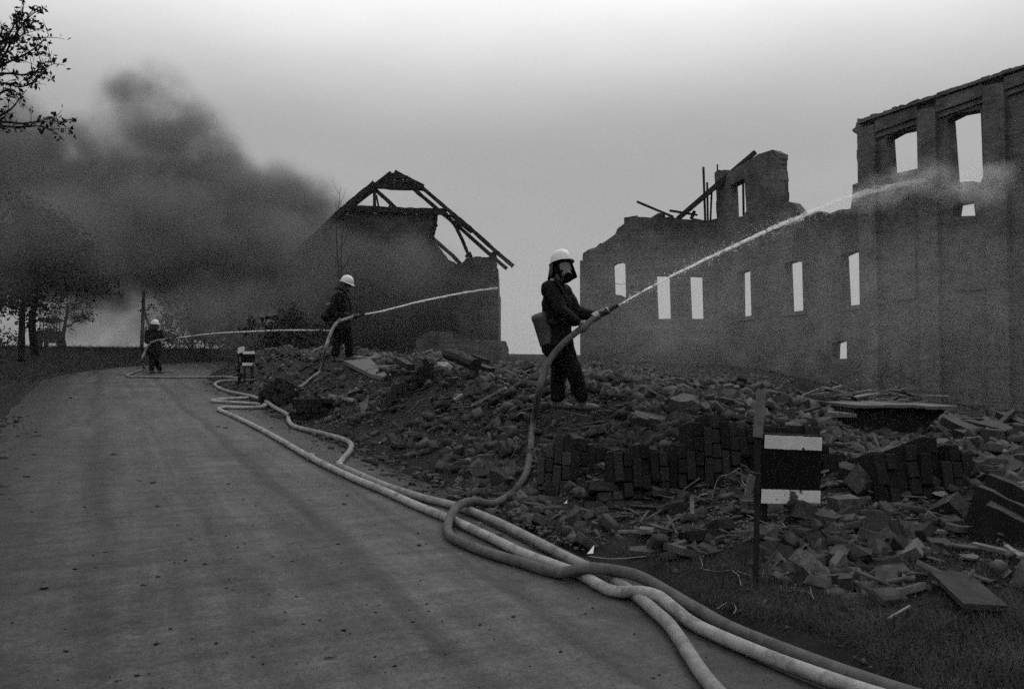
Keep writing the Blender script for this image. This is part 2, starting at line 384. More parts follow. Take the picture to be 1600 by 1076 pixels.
# tread print pressed into the mud film
ttd = N(t, 'ShaderNodeMath', operation='ABSOLUTE'); L(mth('SUBTRACT', xw, .42), ttd.inputs[0])
ttm = mrange(ttd.outputs[0], .1, .13, 1, 0)
wv = N(t, 'ShaderNodeMath', operation='SINE'); L(mth('MULTIPLY', mth('ADD', Y_, mth('MULTIPLY', ttd.outputs[0], .6)), 75), wv.inputs[0])
tread = mth('MULTIPLY', mth('MULTIPLY', wv.outputs[0], ttm), mth('ADD', mrange(noise_n(1.1, 3, .5), .45, .55, 0, .5), mrange(Y_, 4.0, 4.9, .9, 0)))
hgt = mth('ADD', mth('ADD', mth('MULTIPLY', fine, .6), mth('MULTIPLY', med, .8)), tread)
bp = N(t, 'ShaderNodeBump'); bp.inputs['Strength'].default_value = .55; bp.inputs['Distance'].default_value = .012; L(hgt, bp.inputs['Height']); L(bp.outputs[0], b.inputs['Normal'])
vs, fs = [], []; yy = list(np.arange(-12, 40, .4)); K = 12
for y in yy:
    bb = bend(y)
    for i in range(K + 1):
        u = i / K; e = .07 * noise.noise(V((y * .9, i * 9, 0))) if i in (0, K) else 0
        x = lerp(ROAD_L, ROAD_R, u) + bb + e
        edge = -.06 if i in (0, K) else 0
        vs.append((x, y, prof(y) + .03 * (1 - (2 * u - 1) ** 2) + .006 + edge))
fs = [(j * (K + 1) + i, j * (K + 1) + i + 1, (j + 1) * (K + 1) + i + 1, (j + 1) * (K + 1) + i) for j in range(len(yy) - 1) for i in range(K)]
road = obj('road', vs, fs, rm, sm=True); road['kind'] = 'structure'
def surf(X, Y):                                    # what a thing stands on: road or ground
    b = bend(Y); z = gh(X, Y)
    if ROAD_L + b < X < ROAD_R + b: u = (X - ROAD_L - b) / (ROAD_R - ROAD_L); z = prof(Y) + .03 * (1 - (2 * u - 1) ** 2) + .006
    return z
# ------------------------------------------------------------------ ruined mill
FX = 22.0
ruin = empty('ruined_building', (FX, 14, surf(FX, 14)))
tag(ruin, 'tall roofless brick mill facade with empty windows at the right edge of the photo', 'ruin')
def wpart(name, m, parent, vs, fs):
    o = obj(name, [V(v) - parent.location for v in vs], fs, m, parent); fixnormals(o); return o
def fp(px, py, X=FX): q = onX(px, py, X); return (q.y, q.z)
def fplace(u, v, w): return V((FX + w, u, v))
GB = -.6
top = [(1600, 101), (1577, 110), (1535, 126), (1467, 147), (1404, 172), (1402, 168), (1373, 181), (1356, 187), (1338, 191), (1336, 199), (1331, 203), (1333, 207), (1339, 210), (1338, 223), (1340, 258), (1341, 286), (1331, 289), (1331, 311), (1329, 324), (1303, 331), (1291, 336), (1280, 331), (1251, 334), (1249, 329), (1238, 316), (1227, 314), (1221, 315), (1218, 256), (1218, 239), (1207, 234), (1185, 241), (1178, 245), (1148, 264), (1140, 272), (1140, 266), (1137, 265), (1122, 265), (1117, 270), (1118, 289), (1120, 341)]
o2 = [fp(*p) for p in top]
yc = o2[-1][0]; yr = o2[0][0]
dz = (o2[0][1] - o2[4][1]) / (o2[0][0] - o2[4][0])
out = [(3.0, GB), (3.0, o2[0][1] + .25)] + jag([(3.0, o2[0][1] + .25), o2[0]], .5, .06)[1:]
out += jag(o2, .2, .035)[1:] + [(yc, GB)]
def win(pts, extra=.22):                           # the far jamb hides part of each opening: widen it by the reveal seen in the photo
    q = [fp(*p) for p in pts]; c = sum(p[0] for p in q) / len(q)
    return [(u + (extra if u > c else 0), v) for u, v in q][::-1]
holes_px = [
    [(1158, 425), (1166, 421), (1172, 422), (1174, 493), (1159, 495)],
    [(1233, 410), (1243, 407), (1253, 408), (1255, 485), (1236, 487)],
    [(1322, 398), (1335, 392), (1347, 393), (1350, 475), (1326, 478)],
    [(1395, 213), (1413, 203), (1432, 200), (1435, 263), (1399, 271)],
    [(1491, 183), (1509, 174), (1532, 171), (1536, 277), (1530, 288), (1520, 283), (1509, 282), (1498, 279)],
    [(1503, 317), (1521, 314), (1524, 337), (1500, 336)],
    [(1147, 288), (1163, 278), (1166, 330), (1160, 338), (1149, 338)],
    [(1309, 536), (1316, 531), (1323, 533), (1323, 560), (1308, 561)]]
holes = [win(h) for h in holes_px]
holes.append([(u, v) for u, v in win([(1417, 312), (1420, 306), (1423, 312)], .12)])
holes.append([(u, v) for u, v in win([(1474, 297), (1480, 293), (1480, 297)], .12)])
for y0, wd, z0, z1 in ((9.1, .95, 7.4, 9.6), (6.4, .95, 7.4, 9.6), (6.4, .9, 3.6, 5.6), (9.0, .9, 3.6, 5.6)):
    if y0 < 11: holes.append([(y0, z0), (y0, z1), (y0 + wd / 2, z1 + .15), (y0 + wd, z1), (y0 + wd, z0)])
vs, fs = slab(out, holes, fplace, .42)
wpart('wall', M['ruin'], ruin, vs, fs)
# pilasters, string bands and the corbelled head of each bay stand proud of the wall
def fpoly(name, pts, proud, m, thick=None):
    q = [fp(*p) for p in pts]
    vs, fs = slab(q, [], lambda u, v, w: V((FX - proud + w, u, v)), (thick or proud) - .003)
    return wpart(name, m, ruin, vs, fs)
for x0, x1, yt in ((1344, 1371, 196), (1437, 1466, 168), (1540, 1573, 130)):
    a0, a1 = fp(x0, yt), fp(x1, yt); zt0 = fp(x0, yt + 6)[1]
    vs, fs = slab([(a1[0], .2), (a1[0], fp(x1, yt)[1]), (a0[0], zt0), (a0[0], .2)], [], lambda u, v, w: V((FX - .16 + w, u, v)), .157)
    wpart('pilaster', M['ruin2'], ruin, vs, fs)
for x0, x1 in ((1371.5, 1436.5), (1466.5, 1539.5), (1573.5, 1640)):
    t0 = 181 - (x0 - 1373) * .325; t1 = 181 - (x1 - 1373) * .325
    fpoly('corbel_band', [(x0, t0 + 6), (x1, t1 + 6), (x1, t1 + 24), (x0, t0 + 26)], .14, M['ruin2'])
    fpoly('corbel_band', [(x0, t0 + 26.5), (x1, t1 + 24.5), (x1, t1 + 33), (x0, t0 + 35)], .07, M['ruin2'])
fpoly('cornice', [p[:] for p in jag([V(q) for q in ((1346, 188), (1400, 171), (1470, 148), (1560, 118), (1640, 90))], 7, 1.6)] + [(1640, 96), (1346, 195)], .2, M['ruin2'])
for h in holes[:5]:                                # brick sills and arch heads
    us = [p[0] for p in h]; z0 = min(p[1] for p in h); z1 = max(p[1] for p in h); u0, u1 = min(us), max(us)
    vs, fs = slab([(u0 - .12, z0 - .14), (u1 + .12, z0 - .14), (u1 + .12, z0 - .02), (u0 - .12, z0 - .02)], [], lambda u, v, w: V((FX - .06 + w, u, v)), .057)
    wpart('sill', M['ruin2'], ruin, vs, fs)
for x0, x1, y0, y1 in ((1490, 1545, 350, 455), (1400, 1432, 385, 470)):
    fpoly('blind_panel', [(x0, y0 + 6), (x0, y1), (x1, y1 - 4), (x1, y0)], .05, M['ruin2'])
# back wing facing the road, left of the corner pier
DW = 31.2
def wp(px, py): 
    t = (1120 - px) / 215.; q = P(px, py, DW + 1.6 * t); return q
a0 = wp(1120, 400); a1 = wp(905, 400); du = V((a1.x - a0.x, a1.y - a0.y, 0)).normalized(); nb_ = V((-du.y, du.x, 0)); nb_ = nb_ if nb_.dot(F0) > 0 else -nb_
def wuv(px, py):
    r = ray(px, py); o = V((a0.x, a0.y, 0)); s = (o - EYE).dot(nb_) / r.dot(nb_); q = EYE + r * s
    return ((q - o).dot(du), q.z)
def wplace(u, v, w): q = V((a0.x, a0.y, 0)) + du * u + nb_ * w; return V((q.x, q.y, v))
lt = [(1119, 342), (1104, 345), (1089, 343), (1072, 341), (1039, 339), (1038, 334), (1029, 333), (1017, 339), (985, 338), (975, 340), (975, 349), (965, 357), (961, 366), (947, 374), (930, 385), (910, 396), (910, 406), (906, 407)]
lo = [(-.9, wuv(1119, 342)[1])] + jag([wuv(*p) for p in lt], .22, .05) + [(wuv(906, 407)[0], GB), (-.9, GB)]
lh = [[wuv(*p) for p in h] for h in (
    [(958, 414), (962.5, 411), (971, 409), (977, 411), (978, 465), (971, 461), (960, 460)],
    [(1025, 430), (1046, 431), (1048, 498), (1028, 498)], [(1078, 431), (1097, 432), (1099, 498), (1081, 498)])]
vs, fs = slab(lo, lh, wplace, .4); wpart('wall', M['ruin'], ruin, vs, fs)
# end return wall so the ruin has depth
e0 = wplace(wuv(906, 407)[0] - .01, 0, .41); zt = wuv(906, 407)[1]
vs, fs = slab([(0, GB), (0, zt - .1)] + jag([(0, zt - .1), (1.2, zt - .9), (2.5, zt - 2.2), (3.6, zt - 3.4)], .3, .1)[1:] + [(3.6, GB)], [], lambda u, v, w: V(((e0 + nb_ * u - du * w).x, (e0 + nb_ * u - du * w).y, v)), .4)
wpart('wall', M['ruin'], ruin, vs, fs)
# charred timbers and pipes left on top of the ruin
def timber(name, a, b, w, h, m, label, cat, group=None, jit=.12, nseg=5):
    a, b = V(a), V(b); c = (a + b) / 2; vs, fs = bar(a - c, b - c, w, h, V((0, 0, 1)), jit, nseg)
    o = obj(name, vs, fs, m); o.location = c; tag(o, label, cat, group); return o
timber('charred_beam', P(1059, 342, 31.1), P(1180, 238, 30.6), .24, .2, M['char'], 'thick charred beam slanting up against the roofless pier of the ruin', 'beam')
timber('charred_beam', P(995, 315, 32), P(1052, 339, 31.6), .09, .09, M['char'], 'thin burnt rafter sticking up left on the broken wall top', 'beam')
timber('charred_beam', P(1046, 329, 31.7), P(1090, 336, 31.4), .09, .08, M['char'], 'short burnt lath lying almost level beside the slanting beam', 'beam')
timber('charred_beam', P(1080, 342, 31.5), P(1085, 330, 31.5), .16, .14, M['char'], 'stubby burnt post end on the wall top', 'beam')
timber('charred_beam', P(1246, 332, 29), P(1262, 345, 28.6), .12, .12, M['char'], 'small burnt timber end on the rubble step right of the pier', 'beam')
for (x0, y0, x1, y1, w, lb) in ((1099, 261, 1102, 346, .07, 'tallest thin iron rod standing upright on the broken wall'), (1105, 285, 1106, 346, .07, 'bent iron rod standing just right of the tallest rod'), (1112, 300, 1110, 346, .06, 'short iron rod standing close to the tall pier'), (1121, 257, 1121, 268, .05, 'rod stub poking out of the top of the pier'), (1161, 277, 1162, 340, .08, 'iron rod standing in the open window beside the pier')):
    timber('iron_rod', P(x0, y0, 31.0), P(x1, y1, 31.0), w, w, M['steel'], lb, 'rod', jit=.05)
wr = MB(); wr.tube(spline([wplace(*wuv(956, 441), .2), wplace(*wuv(964, 443), .2), wplace(*wuv(972, 443.5), .2), wplace(*wuv(979, 440), .2)], 5), .012, 5)
tag(wr.build('wire', M['steel']), 'thin wire sagging across the leftmost ruin window', 'wire')

# ------------------------------------------------------------------ burnt house with open roof truss
HD = 35.0
hc = P(640, 540, HD); hz = surf(hc.x, hc.y) - .4
house = empty('burnt_house', (hc.x, hc.y, hz)); tag(house, 'burnt house with charred open roof truss half hidden in black smoke', 'house')
def hp(px, py, d=HD): return P(px, py, d)
def hplace(o=0): 
    def f(u, v, w):                                # u, v are photo pixels on the gable plane
        q = P(u, v, HD); return q + F0 * (w + o)
    return f
gab = [(430, 590), (430, 420), (470, 392), (503, 366)] + [(548, 326), (600, 331), (640, 333), (678, 336), (681, 348), (676, 362), (690, 392), (704, 408), (718, 411), (728, 402), (744, 399), (760, 401), (768, 398), (775, 399), (776, 417), (778, 419), (779, 530), (779, 590)]
g2 = [(p[0] + rng.uniform(-1, 1) * .8, p[1] + rng.uniform(-1, 1) * 1.2) for p in jag([V(p) for p in gab[3:-3]], 6, 1.3)]
outl = gab[:3] + g2 + gab[-3:]
hl = [[(672, 352), (676, 345), (679, 352), (676, 357)], [(664, 338), (671, 340), (667, 348)]]
hl.append([(560, 452), (560, 500), (590, 500), (590, 452)]); hl.append([(690, 452), (690, 500), (718, 500), (718, 452)])
vs, fs = slab(outl, [], hplace(.25), .35); wpart('wall', M['house'], house, vs, fs)
def hseg(a, b): 
    vs, fs = slab([a, b, (b[0], 590), (a[0], 590)], [], lambda u, v, w: P(u, v, HD), 0); return vs, fs
# side walls running back from the gable
for px, py, lb in ((778.5, 420, 1), (431, 420, 0)):
    base = P(px, 590, HD + .62); tp = P(px, py, HD + .62); d = -RT * .35 if lb else RT * .35
    z0, z1 = base.z, tp.z
    q = jag([(0, z1), (3, z1 - .2), (5, z1 - .9), (8.5, z1 - .5)], .3, .07)
    vs, fs = slab([(0, z0)] + q + [(8.5, z0)], [], lambda u, v, w: V(((base + F0 * u + d * w).x, (base + F0 * u + d * w).y, v)), 1.0)
    wpart('wall', M['house'], house, vs, fs)
def truss(name, pts, w, d0=0., h=None):
    mb = MB()
    for i in range(len(pts) - 1):
        a, b = hp(*pts[i], HD + d0), hp(*pts[i + 1], HD + d0); up = F0
        vs_, fs_ = bar(a, b, w, .16, up, .14, 6); mb.add(vs_, fs_)
    mb.v = [v - house.location for v in mb.v]
    return mb.build(name, M['char'], house)
k35 = 35 / 1200
truss('rafter', [(657, 291), (705, 332), (735, 357), (776, 394), (802, 416)], .17, .0)
truss('rafter', [(646, 295), (692, 334), (720, 357), (765, 397), (792, 420)], .17, 1.1)
truss('rafter', [(703, 334), (732, 356), (738, 362), (712, 343)], .2, .5)
truss('rafter', [(586, 286), (556, 311), (530, 333), (503, 359), (470, 388)], .26, .0)
truss('rafter', [(600, 283), (545, 327), (505, 364), (460, 402)], .16, .9)
truss('collar_beam', [(584, 291), (620, 293.5), (662, 294.5)], .2, .05)
truss('collar_beam', [(551, 325.5), (600, 328), (650, 329.5), (698, 331)], .26, .1)
truss('collar_beam', [(600, 334), (640, 336), (680, 337)], .1, .8)
truss('post', [(585, 298), (585.5, 326)], .12, .12)
truss('post', [(588, 305), (592, 325)], .07, .4)
truss('post', [(609, 321), (609, 326)], .1, .3)
truss('post', [(681, 334), (678, 358), (673, 376)], .2, .25)
truss('post', [(664, 340), (669, 360), (672, 398)], .16, .7)
truss('brace', [(587, 297), (603, 311), (619, 326)], .17, .2)
truss('brace', [(697, 334), (711, 352), (722, 374), (731, 396), (735, 402)], .15, .3)
truss('brace', [(678, 374), (694, 388), (706, 398), (719, 412)], .17, .9)
truss('brace', [(728, 402), (733, 394), (737, 402)], .12, .3)
for a, b in (((611, 269), (586, 289)), ((617, 268), (662, 291)), ((606, 273), (628, 272.5)), ((600, 277.5), (638, 277)), ((596, 282), (648, 284.5)), ((590, 287), (655, 290.5)), ((622, 269.5), (632, 292)), ((606, 272), (602, 292)), ((640, 278), (645, 293))):
    truss('batten', [a, b], .13, .3 + rng.random() * .2)
for k in range(5):
    x0 = 601 + k * 10; truss('roof_board', [(x0 + 2, 275 + abs(k - 1) * 2.2), (x0 + 1, 291)], .2 if k not in (1, 3) else .11, .45 + .05 * k)
truss('purlin', [(768, 399), (776, 398.5)], .3, .4)
# ------------------------------------------------------------------ low pale wall stub and foundations
def low_wall(name, label, pts, d, thick, m, base=600):
    q = [P(px, py, d) for px, py in pts]; c = P(sum(p[0] for p in pts) / len(pts), base, d); z0 = surf(c.x, c.y) - .5
    uv = jag([((v - c).dot(RT), v.z) for v in q], .18, .035)
    uv = uv + [(uv[-1][0], z0), (uv[0][0], z0)]
    vs, fs = slab(uv, [], lambda u, v, w: V(((RT * u + F0 * w).x, (RT * u + F0 * w).y, v - z0)), thick)
    o = obj(name, vs, fs, m); fixnormals(o); o.location = (c.x, c.y, z0); return tag(o, label, 'wall')
low_wall('low_wall', 'low pale ruined wall with a rounded end in front of the burnt house', [(646, 545), (652, 528), (668, 519), (704, 517), (705, 528), (742, 529), (775, 531), (790, 533), (795, 545), (797, 580)], 27, .5, M['lowwall'])
fw = empty('foundation_wall', (0, 0, 0)); tag(fw, 'dark cellar wall capped by a pale concrete slab behind the striped board', 'wall')
fd = 9.6; q0 = P(1336, 634, fd); fw.location = (q0.x, q0.y, .2)
def fwpart(name, pts, dd, th, m):
    uv = [((P(px, py, fd) - q0).dot(RT), P(px, py, fd).z) for px, py in pts]
    vs, fs = slab(jag([V(p) for p in uv], .15, .012, True), [], lambda u, v, w: V((q0.x, q0.y, 0)) + RT * u + F0 * (w + dd) + V((0, 0, v)), th)
    wpart(name, m, fw, vs, fs)
fwpart('masonry', [(1236, 652), (1334, 648), (1335, 637), (1430, 637), (1432, 760), (1236, 760)], 0, 1.6, M['brick_dark'])
fwpart('coping', [(1240, 643), (1250, 641), (1334, 645.5), (1334, 652), (1240, 652)], -.08, .6, M['concrete'])
fwpart('coping', [(1333, 631.5), (1400, 633), (1488, 633), (1480, 637.5), (1333, 637)], -.1, 1.9, M['concrete'])
fwpart('masonry', [(1430, 640), (1482, 639), (1470, 652), (1458, 660), (1445, 680), (1432, 690)], .05, 1.2, M['brick_dark'])
# ------------------------------------------------------------------ people
def ball(bm, c, r, M3=None):
    mt = Matrix.Translation(c) @ (M3.to_4x4() if M3 else Matrix.Identity(4)) @ Matrix.Diagonal((r[0], r[1], r[2], 1) if hasattr(r, '__len__') else (r, r, r, 1))
    bmesh.ops.create_icosphere(bm, subdivisions=2, radius=1, matrix=mt)
def caps(bm, a, ra, b, rb):
    t = bmesh.new(); ball(t, V(a), ra); ball(t, V(b), rb)
    g = bmesh.ops.convex_hull(t, input=t.verts); bmesh.ops.delete(t, geom=[e for e in g['geom_interior'] if isinstance(e, bmesh.types.BMVert)], context='VERTS')
    me = bpy.data.meshes.new('x'); t.to_mesh(me); t.free(); bm.from_mesh(me); bpy.data.meshes.remove(me)
def remesh(name, bm, m, parent, vox, sm=3, wrinkle=0., wf=9., ws=(1, 1, 1)):
    bmesh.ops.recalc_face_normals(bm, faces=bm.faces)
    me = bpy.data.meshes.new(name); bm.to_mesh(me); bm.free()
    o = bpy.data.objects.new(name, me); COL.objects.link(o)
    a = o.modifiers.new('r', 'REMESH'); a.mode = 'VOXEL'; a.voxel_size = vox
    s = o.modifiers.new('s', 'SMOOTH'); s.iterations = sm; s.factor = .5
    me2 = bpy.data.meshes.new_from_object(o.evaluated_get(bpy.context.evaluated_depsgraph_get()))
    bpy.data.objects.remove(o); bpy.data.meshes.remove(me); me2.name = name
    if wrinkle:
        for v in me2.vertices:
            p = V((v.co.x * ws[0], v.co.y * ws[1], v.co.z * ws[2])) * wf
            n = 1 - abs(noise.noise(p)) * 2.2 + .5 * noise.noise(p * 2.3)
            v.co += v.normal * wrinkle * n
    me2.materials.clear(); me2.materials.append(m); me2.polygons.foreach_set('use_smooth', [True] * len(me2.polygons))
    return link(bpy.data.objects.new(name, me2), parent)
def grip_hand(bm, wrist, c, h, n, rh):
    """palm and five fingers closed round a bar with centre c, axis h and radius rh; n points from the bar to the palm"""
    h = V(h).normalized(); n = V(n); n = (n - h * n.dot(h)).normalized(); m = h.cross(n)
    base = V(c) + n * (rh + .017)
    for k in (-.03, 0, .03): caps(bm, V(wrist), .024, base + h * k - m * .012, .014)
    for k, e, r in ((-.034, 170, .0085), (-.012, 192, .0092), (.011, 196, .0095), (.034, 185, .009)):
        pr = base + h * k
        for ph in (35, 85, 135, e):
            a = R_(ph); q = V(c) + h * k + (n * math.cos(a) + m * math.sin(a)) * (rh + .009); caps(bm, pr, r, q, r * .96); pr = q
    pr = base + h * .03 - m * .02
    for ph in (-45, -95, -140): a = R_(ph); q = V(c) + h * .05 + (n * math.cos(a) + m * math.sin(a)) * (rh + .011); caps(bm, pr, .0115, q, .0105); pr = q
def frame3(f, u=V((0, 0, 1))):
    f = V(f).normalized(); s = u.cross(f).normalized(); u2 = f.cross(s); return Matrix((f, s, u2)).transposed()   # columns forward, left, up
def person(label, loc, J, face, vox=.009, mask=True, tilt=0):
    root = empty('person', loc, -YAW); tag(root, label, 'person', 'firefighters at work')
    g = lambda k: V(J[k])
    H = frame3(face); hc = g('head')
    hp_ = lambda x, y, z: hc + H @ V((x, y, z))
    bm = bmesh.new()
    ball(bm, hp_(-.01, 0, .03), (.098, .078, .098), H); ball(bm, hp_(.035, 0, -.045), (.062, .055, .072), H)
    caps(bm, hp_(.088, 0, .025), .011, hp_(.108, 0, -.018), .015)                      # nose
    for s in (-1, 1):
        ball(bm, hp_(-.005, s * .08, -.005), (.02, .01, .032), H); ball(bm, hp_(.082, s * .032, .028), (.008, .014, .01), H)
    ball(bm, hp_(.09, 0, -.055), (.012, .024, .008), H); ball(bm, hp_(.085, 0, -.098), (.016, .02, .016), H)
    caps(bm, hp_(-.02, 0, -.05), .056, g('neck'), .06); caps(bm, g('neck'), .055, g('chest'), .08)
    caps(bm, g('shL'), .06, g('shR'), .06); caps(bm, g('chest'), .1, g('pelvis'), .1)
    for s in 'LR':
        caps(bm, g('sh' + s), .055, g('el' + s), .042); caps(bm, g('el' + s), .04, g('ha' + s), .027)
        caps(bm, g('hip' + s), .08, g('kn' + s), .055); caps(bm, g('kn' + s), .052, g('an' + s), .038)
        d = g('toe' + s).normalized(); caps(bm, g('an' + s), .038, g('an' + s) + d * .1 + V((0, 0, -.05)), .03)
        grip_hand(bm, J['ha' + s], J['gr' + s], J['ax' + s], V(J['ha' + s]) - V(J['gr' + s]) + V(J.get('gn' + s, (0, 0, 0))), J.get('rh' + s, .045))
    remesh('body', bm, M['skin'], root, vox * .72, 2)
    # jacket
    bm = bmesh.new()
    caps(bm, g('neck') + V((0, 0, .015)), .078, g('neck') - V((0, 0, .05)), .1)
    caps(bm, g('shL') - V((0, 0, .02)), .088, g('shR') - V((0, 0, .02)), .088)
    sd_ = (g('shL') - g('shR')); sd_.z = 0; sd_.normalize(); fwd = V((-sd_.y, sd_.x, 0)) * -1
    for s in (-1, 1):
        caps(bm, g('chest') + sd_ * s * .075, .135, g('pelvis') + sd_ * s * .06 + V((0, 0, .12)), .125)
        caps(bm, g('pelvis') + sd_ * s * .06 + V((0, 0, .12)), .125, g('pelvis') + sd_ * s * .085 + V((0, 0, J.get('hem', -.08))), J.get('flare', .145))
    for s in 'LR':
        caps(bm, g('sh' + s), .085, g('el' + s), .066); caps(bm, g('el' + s), .066, g('el' + s).lerp(g('ha' + s), .86), .052)
    o = remesh('jacket', bm, M['cloth'], root, vox, 2, .019, 8., (1, 1, .55))
    # trousers
    bm = bmesh.new(); ball(bm, g('pelvis'), (.15, .15, .14))
    for s in 'LR':
        caps(bm, g('hip' + s), .112, g('kn' + s), .09); caps(bm, g('kn' + s), .09, g('an' + s) + V((0, 0, .07)), .078)
    remesh('trousers', bm, M['trouser'], root, vox, 2, .018, 7., (1, 1, .7))
    for s in 'LR':
        d = V(J['toe' + s]).normalized(); a = g('an' + s); bm = bmesh.new(); sd2 = V((-d.y, d.x, 0)); z0 = a.z - .085
        caps(bm, a + V((0, 0, .1)), .062, a, .056); caps(bm, V((a.x, a.y, z0 + .045)) - d * .05, .045, V((a.x, a.y, z0 + .04)) + d * .12, .045)
        caps(bm, V((a.x, a.y, z0 + .04)) + d * .1, .05, V((a.x, a.y, z0 + .035)) + d * .17, .036)
        caps(bm, V((a.x, a.y, z0 + .018)) - d * .07, .02, V((a.x, a.y, z0 + .018)) + d * .18, .02)
        for v in bm.verts: v.co.z = max(v.co.z, z0)
        remesh('boot', bm, M['boot'], root, vox, 2)
    # helmet: dome, brim, comb
    ct, st_ = math.cos(R_(tilt)), math.sin(R_(tilt)); T = lambda x, y, z: hp_(x * ct - (z - .05) * st_, y, .05 + (z - .05) * ct + x * st_ + (.012 if tilt else 0))
    prof_ = [(1.0, 0), (1.02, .012), (.995, .03), (.96, .06), (.88, .095), (.72, .125), (.5, .146), (.25, .157), (.0, .16)]
    vs, fs = [], []; n = 28
    for rr, z in prof_:
        for k in range(n): a = 2 * math.pi * k / n; vs.append(T(-.012 + math.cos(a) * .142 * rr, math.sin(a) * .118 * rr, .052 + z))
    fs = [(i * n + k, i * n + (k + 1) % n, (i + 1) * n + (k + 1) % n, (i + 1) * n + k) for i in range(len(prof_) - 1) for k in range(n)]
    hel = obj('helmet', vs, fs, M['helmet'], root, True); fixnormals(hel); so_ = hel.modifiers.new('t', 'SOLIDIFY'); so_.thickness = .006
    vs, fs = [], []
    for j in range(3):
        for k in range(n):
            a = 2 * math.pi * k / n; e = (.0, .5, 1)[j]; fr = max(0, math.cos(a)); out_ = .012 + .04 * fr ** 2 + .012 * max(0, -math.cos(a))
            vs.append(T(-.012 + math.cos(a) * (.143 + out_ * e), math.sin(a) * (.119 + out_ * e), .056 - e * (.012 + .012 * fr)))
    fs = [(i * n + k, i * n + (k + 1) % n, (i + 1) * n + (k + 1) % n, (i + 1) * n + k) for i in range(2) for k in range(n)]
    br_ = obj('brim', vs, fs, M['helmet'], hel, True); so_ = br_.modifiers.new('t', 'SOLIDIFY'); so_.thickness = .006
    mb = MB(); mb.tube([T(-.012 + math.cos(a) * .137, 0, .056 + math.sin(a) * .158) for a in np.linspace(.25, math.pi - .2, 14)], .007, 6); mb.build('comb', M['helmet'], hel, True)
    # leather neck flap
    vs, fs = [], []; kk = 18; rows = 6
    for j in range(rows + 1):
        for k in range(kk + 1):
            a = R_(lerp(75, 285, k / kk)); e = j / rows; w = 1 + .05 * math.sin(k * 1.7) * e
            vs.append(T(-.012 + math.cos(a) * lerp(.142, .2, e) * w, math.sin(a) * lerp(.118, .16, e) * w, lerp(.058, -.17 + .05 * abs(math.sin(a)), e)))
    fs = [(j * (kk + 1) + k, j * (kk + 1) + k + 1, (j + 1) * (kk + 1) + k + 1, (j + 1) * (kk + 1) + k) for j in range(rows) for k in range(kk)]
    fl = obj('neck_flap', vs, fs, M['leather'], root, True); so_ = fl.modifiers.new('t', 'SOLIDIFY'); so_.thickness = .006
    if mask:
        bm = bmesh.new(); ball(bm, hp_(.015, 0, .012), (.105, .092, .105), H); ball(bm, hp_(.055, 0, -.055), (.07, .06, .07), H)
        for v in bm.verts:
            q = H.transposed() @ (v.co - hc)
            if q.x < -.0: v.co = hc + H @ V((-.0, q.y, q.z))
        gm_ = remesh('gas_mask', bm, M['rubber'], root, .008, 2)
        # visor: curved oval pane in a raised frame
        pane, rim = [], []
        for k in range(24):
            a = 2 * math.pi * k / 24; cx = math.copysign(abs(math.cos(a)) ** .6, math.cos(a)); sy = math.copysign(abs(math.sin(a)) ** .6, math.sin(a))
            yv = cx * .074; zv = sy * .054 + .008; xv = .126 - (yv / .09) ** 2 * .05 - .008 * (zv - .008) / .05
            rim.append(hp_(xv, yv, zv)); pane.append(0)
        mb = MB(); mb.tube(rim + rim[:1], .0075, 6, False); mb.build('visor_frame', M['rubber'], gm_, True)
        vsn, fsn = [], []; nu, nv_ = 9, 5
        for i in range(nv_):
            for j in range(nu):
                u = -1 + 2 * j / (nu - 1); w = -1 + 2 * i / (nv_ - 1); yv = u * .072 * (1 - .06 * w * w); zv = w * .052 + .008; vsn.append(hp_(.1285 - (yv / .09) ** 2 * .05 - .008 * (zv - .008) / .05, yv, zv))
        fsn = [(i * nu + j, i * nu + j + 1, (i + 1) * nu + j + 1, (i + 1) * nu + j) for i in range(nv_ - 1) for j in range(nu - 1)]
        gl = bpy.data.materials.get('visor glass')
        if not gl: gl = mat('visor glass', .06, .5, 16, .3, .02, 30, 0, .6)
        pn = obj('visor', vsn, fsn, gl, gm_, True)
        # filter canister screwed to the snout, two light bands
        fd_ = (H @ V((.78, 0, -.45))).normalized(); q = hp_(.11, 0, -.075); Mx = frame3(fd_.cross(V((0, 0, 1))).normalized(), fd_)
        pr_ = [(.022, -.012), (.024, .008), (.05, .014), (.053, .02), (.053, .03), (.05, .032), (.05, .046), (.053, .048), (.053, .074), (.05, .08), (.03, .084)]
        vs, fs = lathe(pr_, 20); Mz = fd_.to_track_quat('Z', 'Y').to_matrix()
        can = obj('filter_canister', [q + Mz @ V(v) for v in vs], fs, M['rubber'], gm_)
        for z0, z1 in ((.012, .032), (.05, .066)):
            vs, fs = lathe([(.0515, z0), (.0545, z0 + .002), (.0545, z1 - .002), (.0515, z1)], 20); obj('canister_band', [q + Mz @ V(v) for v in vs], fs, M['metal'], can)
    return root, g, hp_, H
def strap(root, pts, m, w=.035, name='strap'):
    mb = MB(); q = spline(pts, 6); vs, fs = [], []
    mb.tube(q, w / 2, 6); return mb.build(name, m, root, True)
def belt(root, J, g):
    sd_ = (g('shL') - g('shR')); sd_.z = 0; sd_.normalize(); f = V((-sd_.y, sd_.x, 0)); c = g('pelvis') + V((0, 0, .14)); pts = []
    for k in range(25): a = 2 * math.pi * k / 24; pts.append(c + sd_ * math.cos(a) * .206 + f * math.sin(a) * .146)
    mb = MB()
    for dz in (-.018, 0, .018): mb.tube([p + V((0, 0, dz)) for p in pts], .014, 6, False)
    return mb.build('belt', M['leather'], root, True)
def loc_of(root, px, py, d): return root.matrix_basis.inverted() @ P(px, py, d)

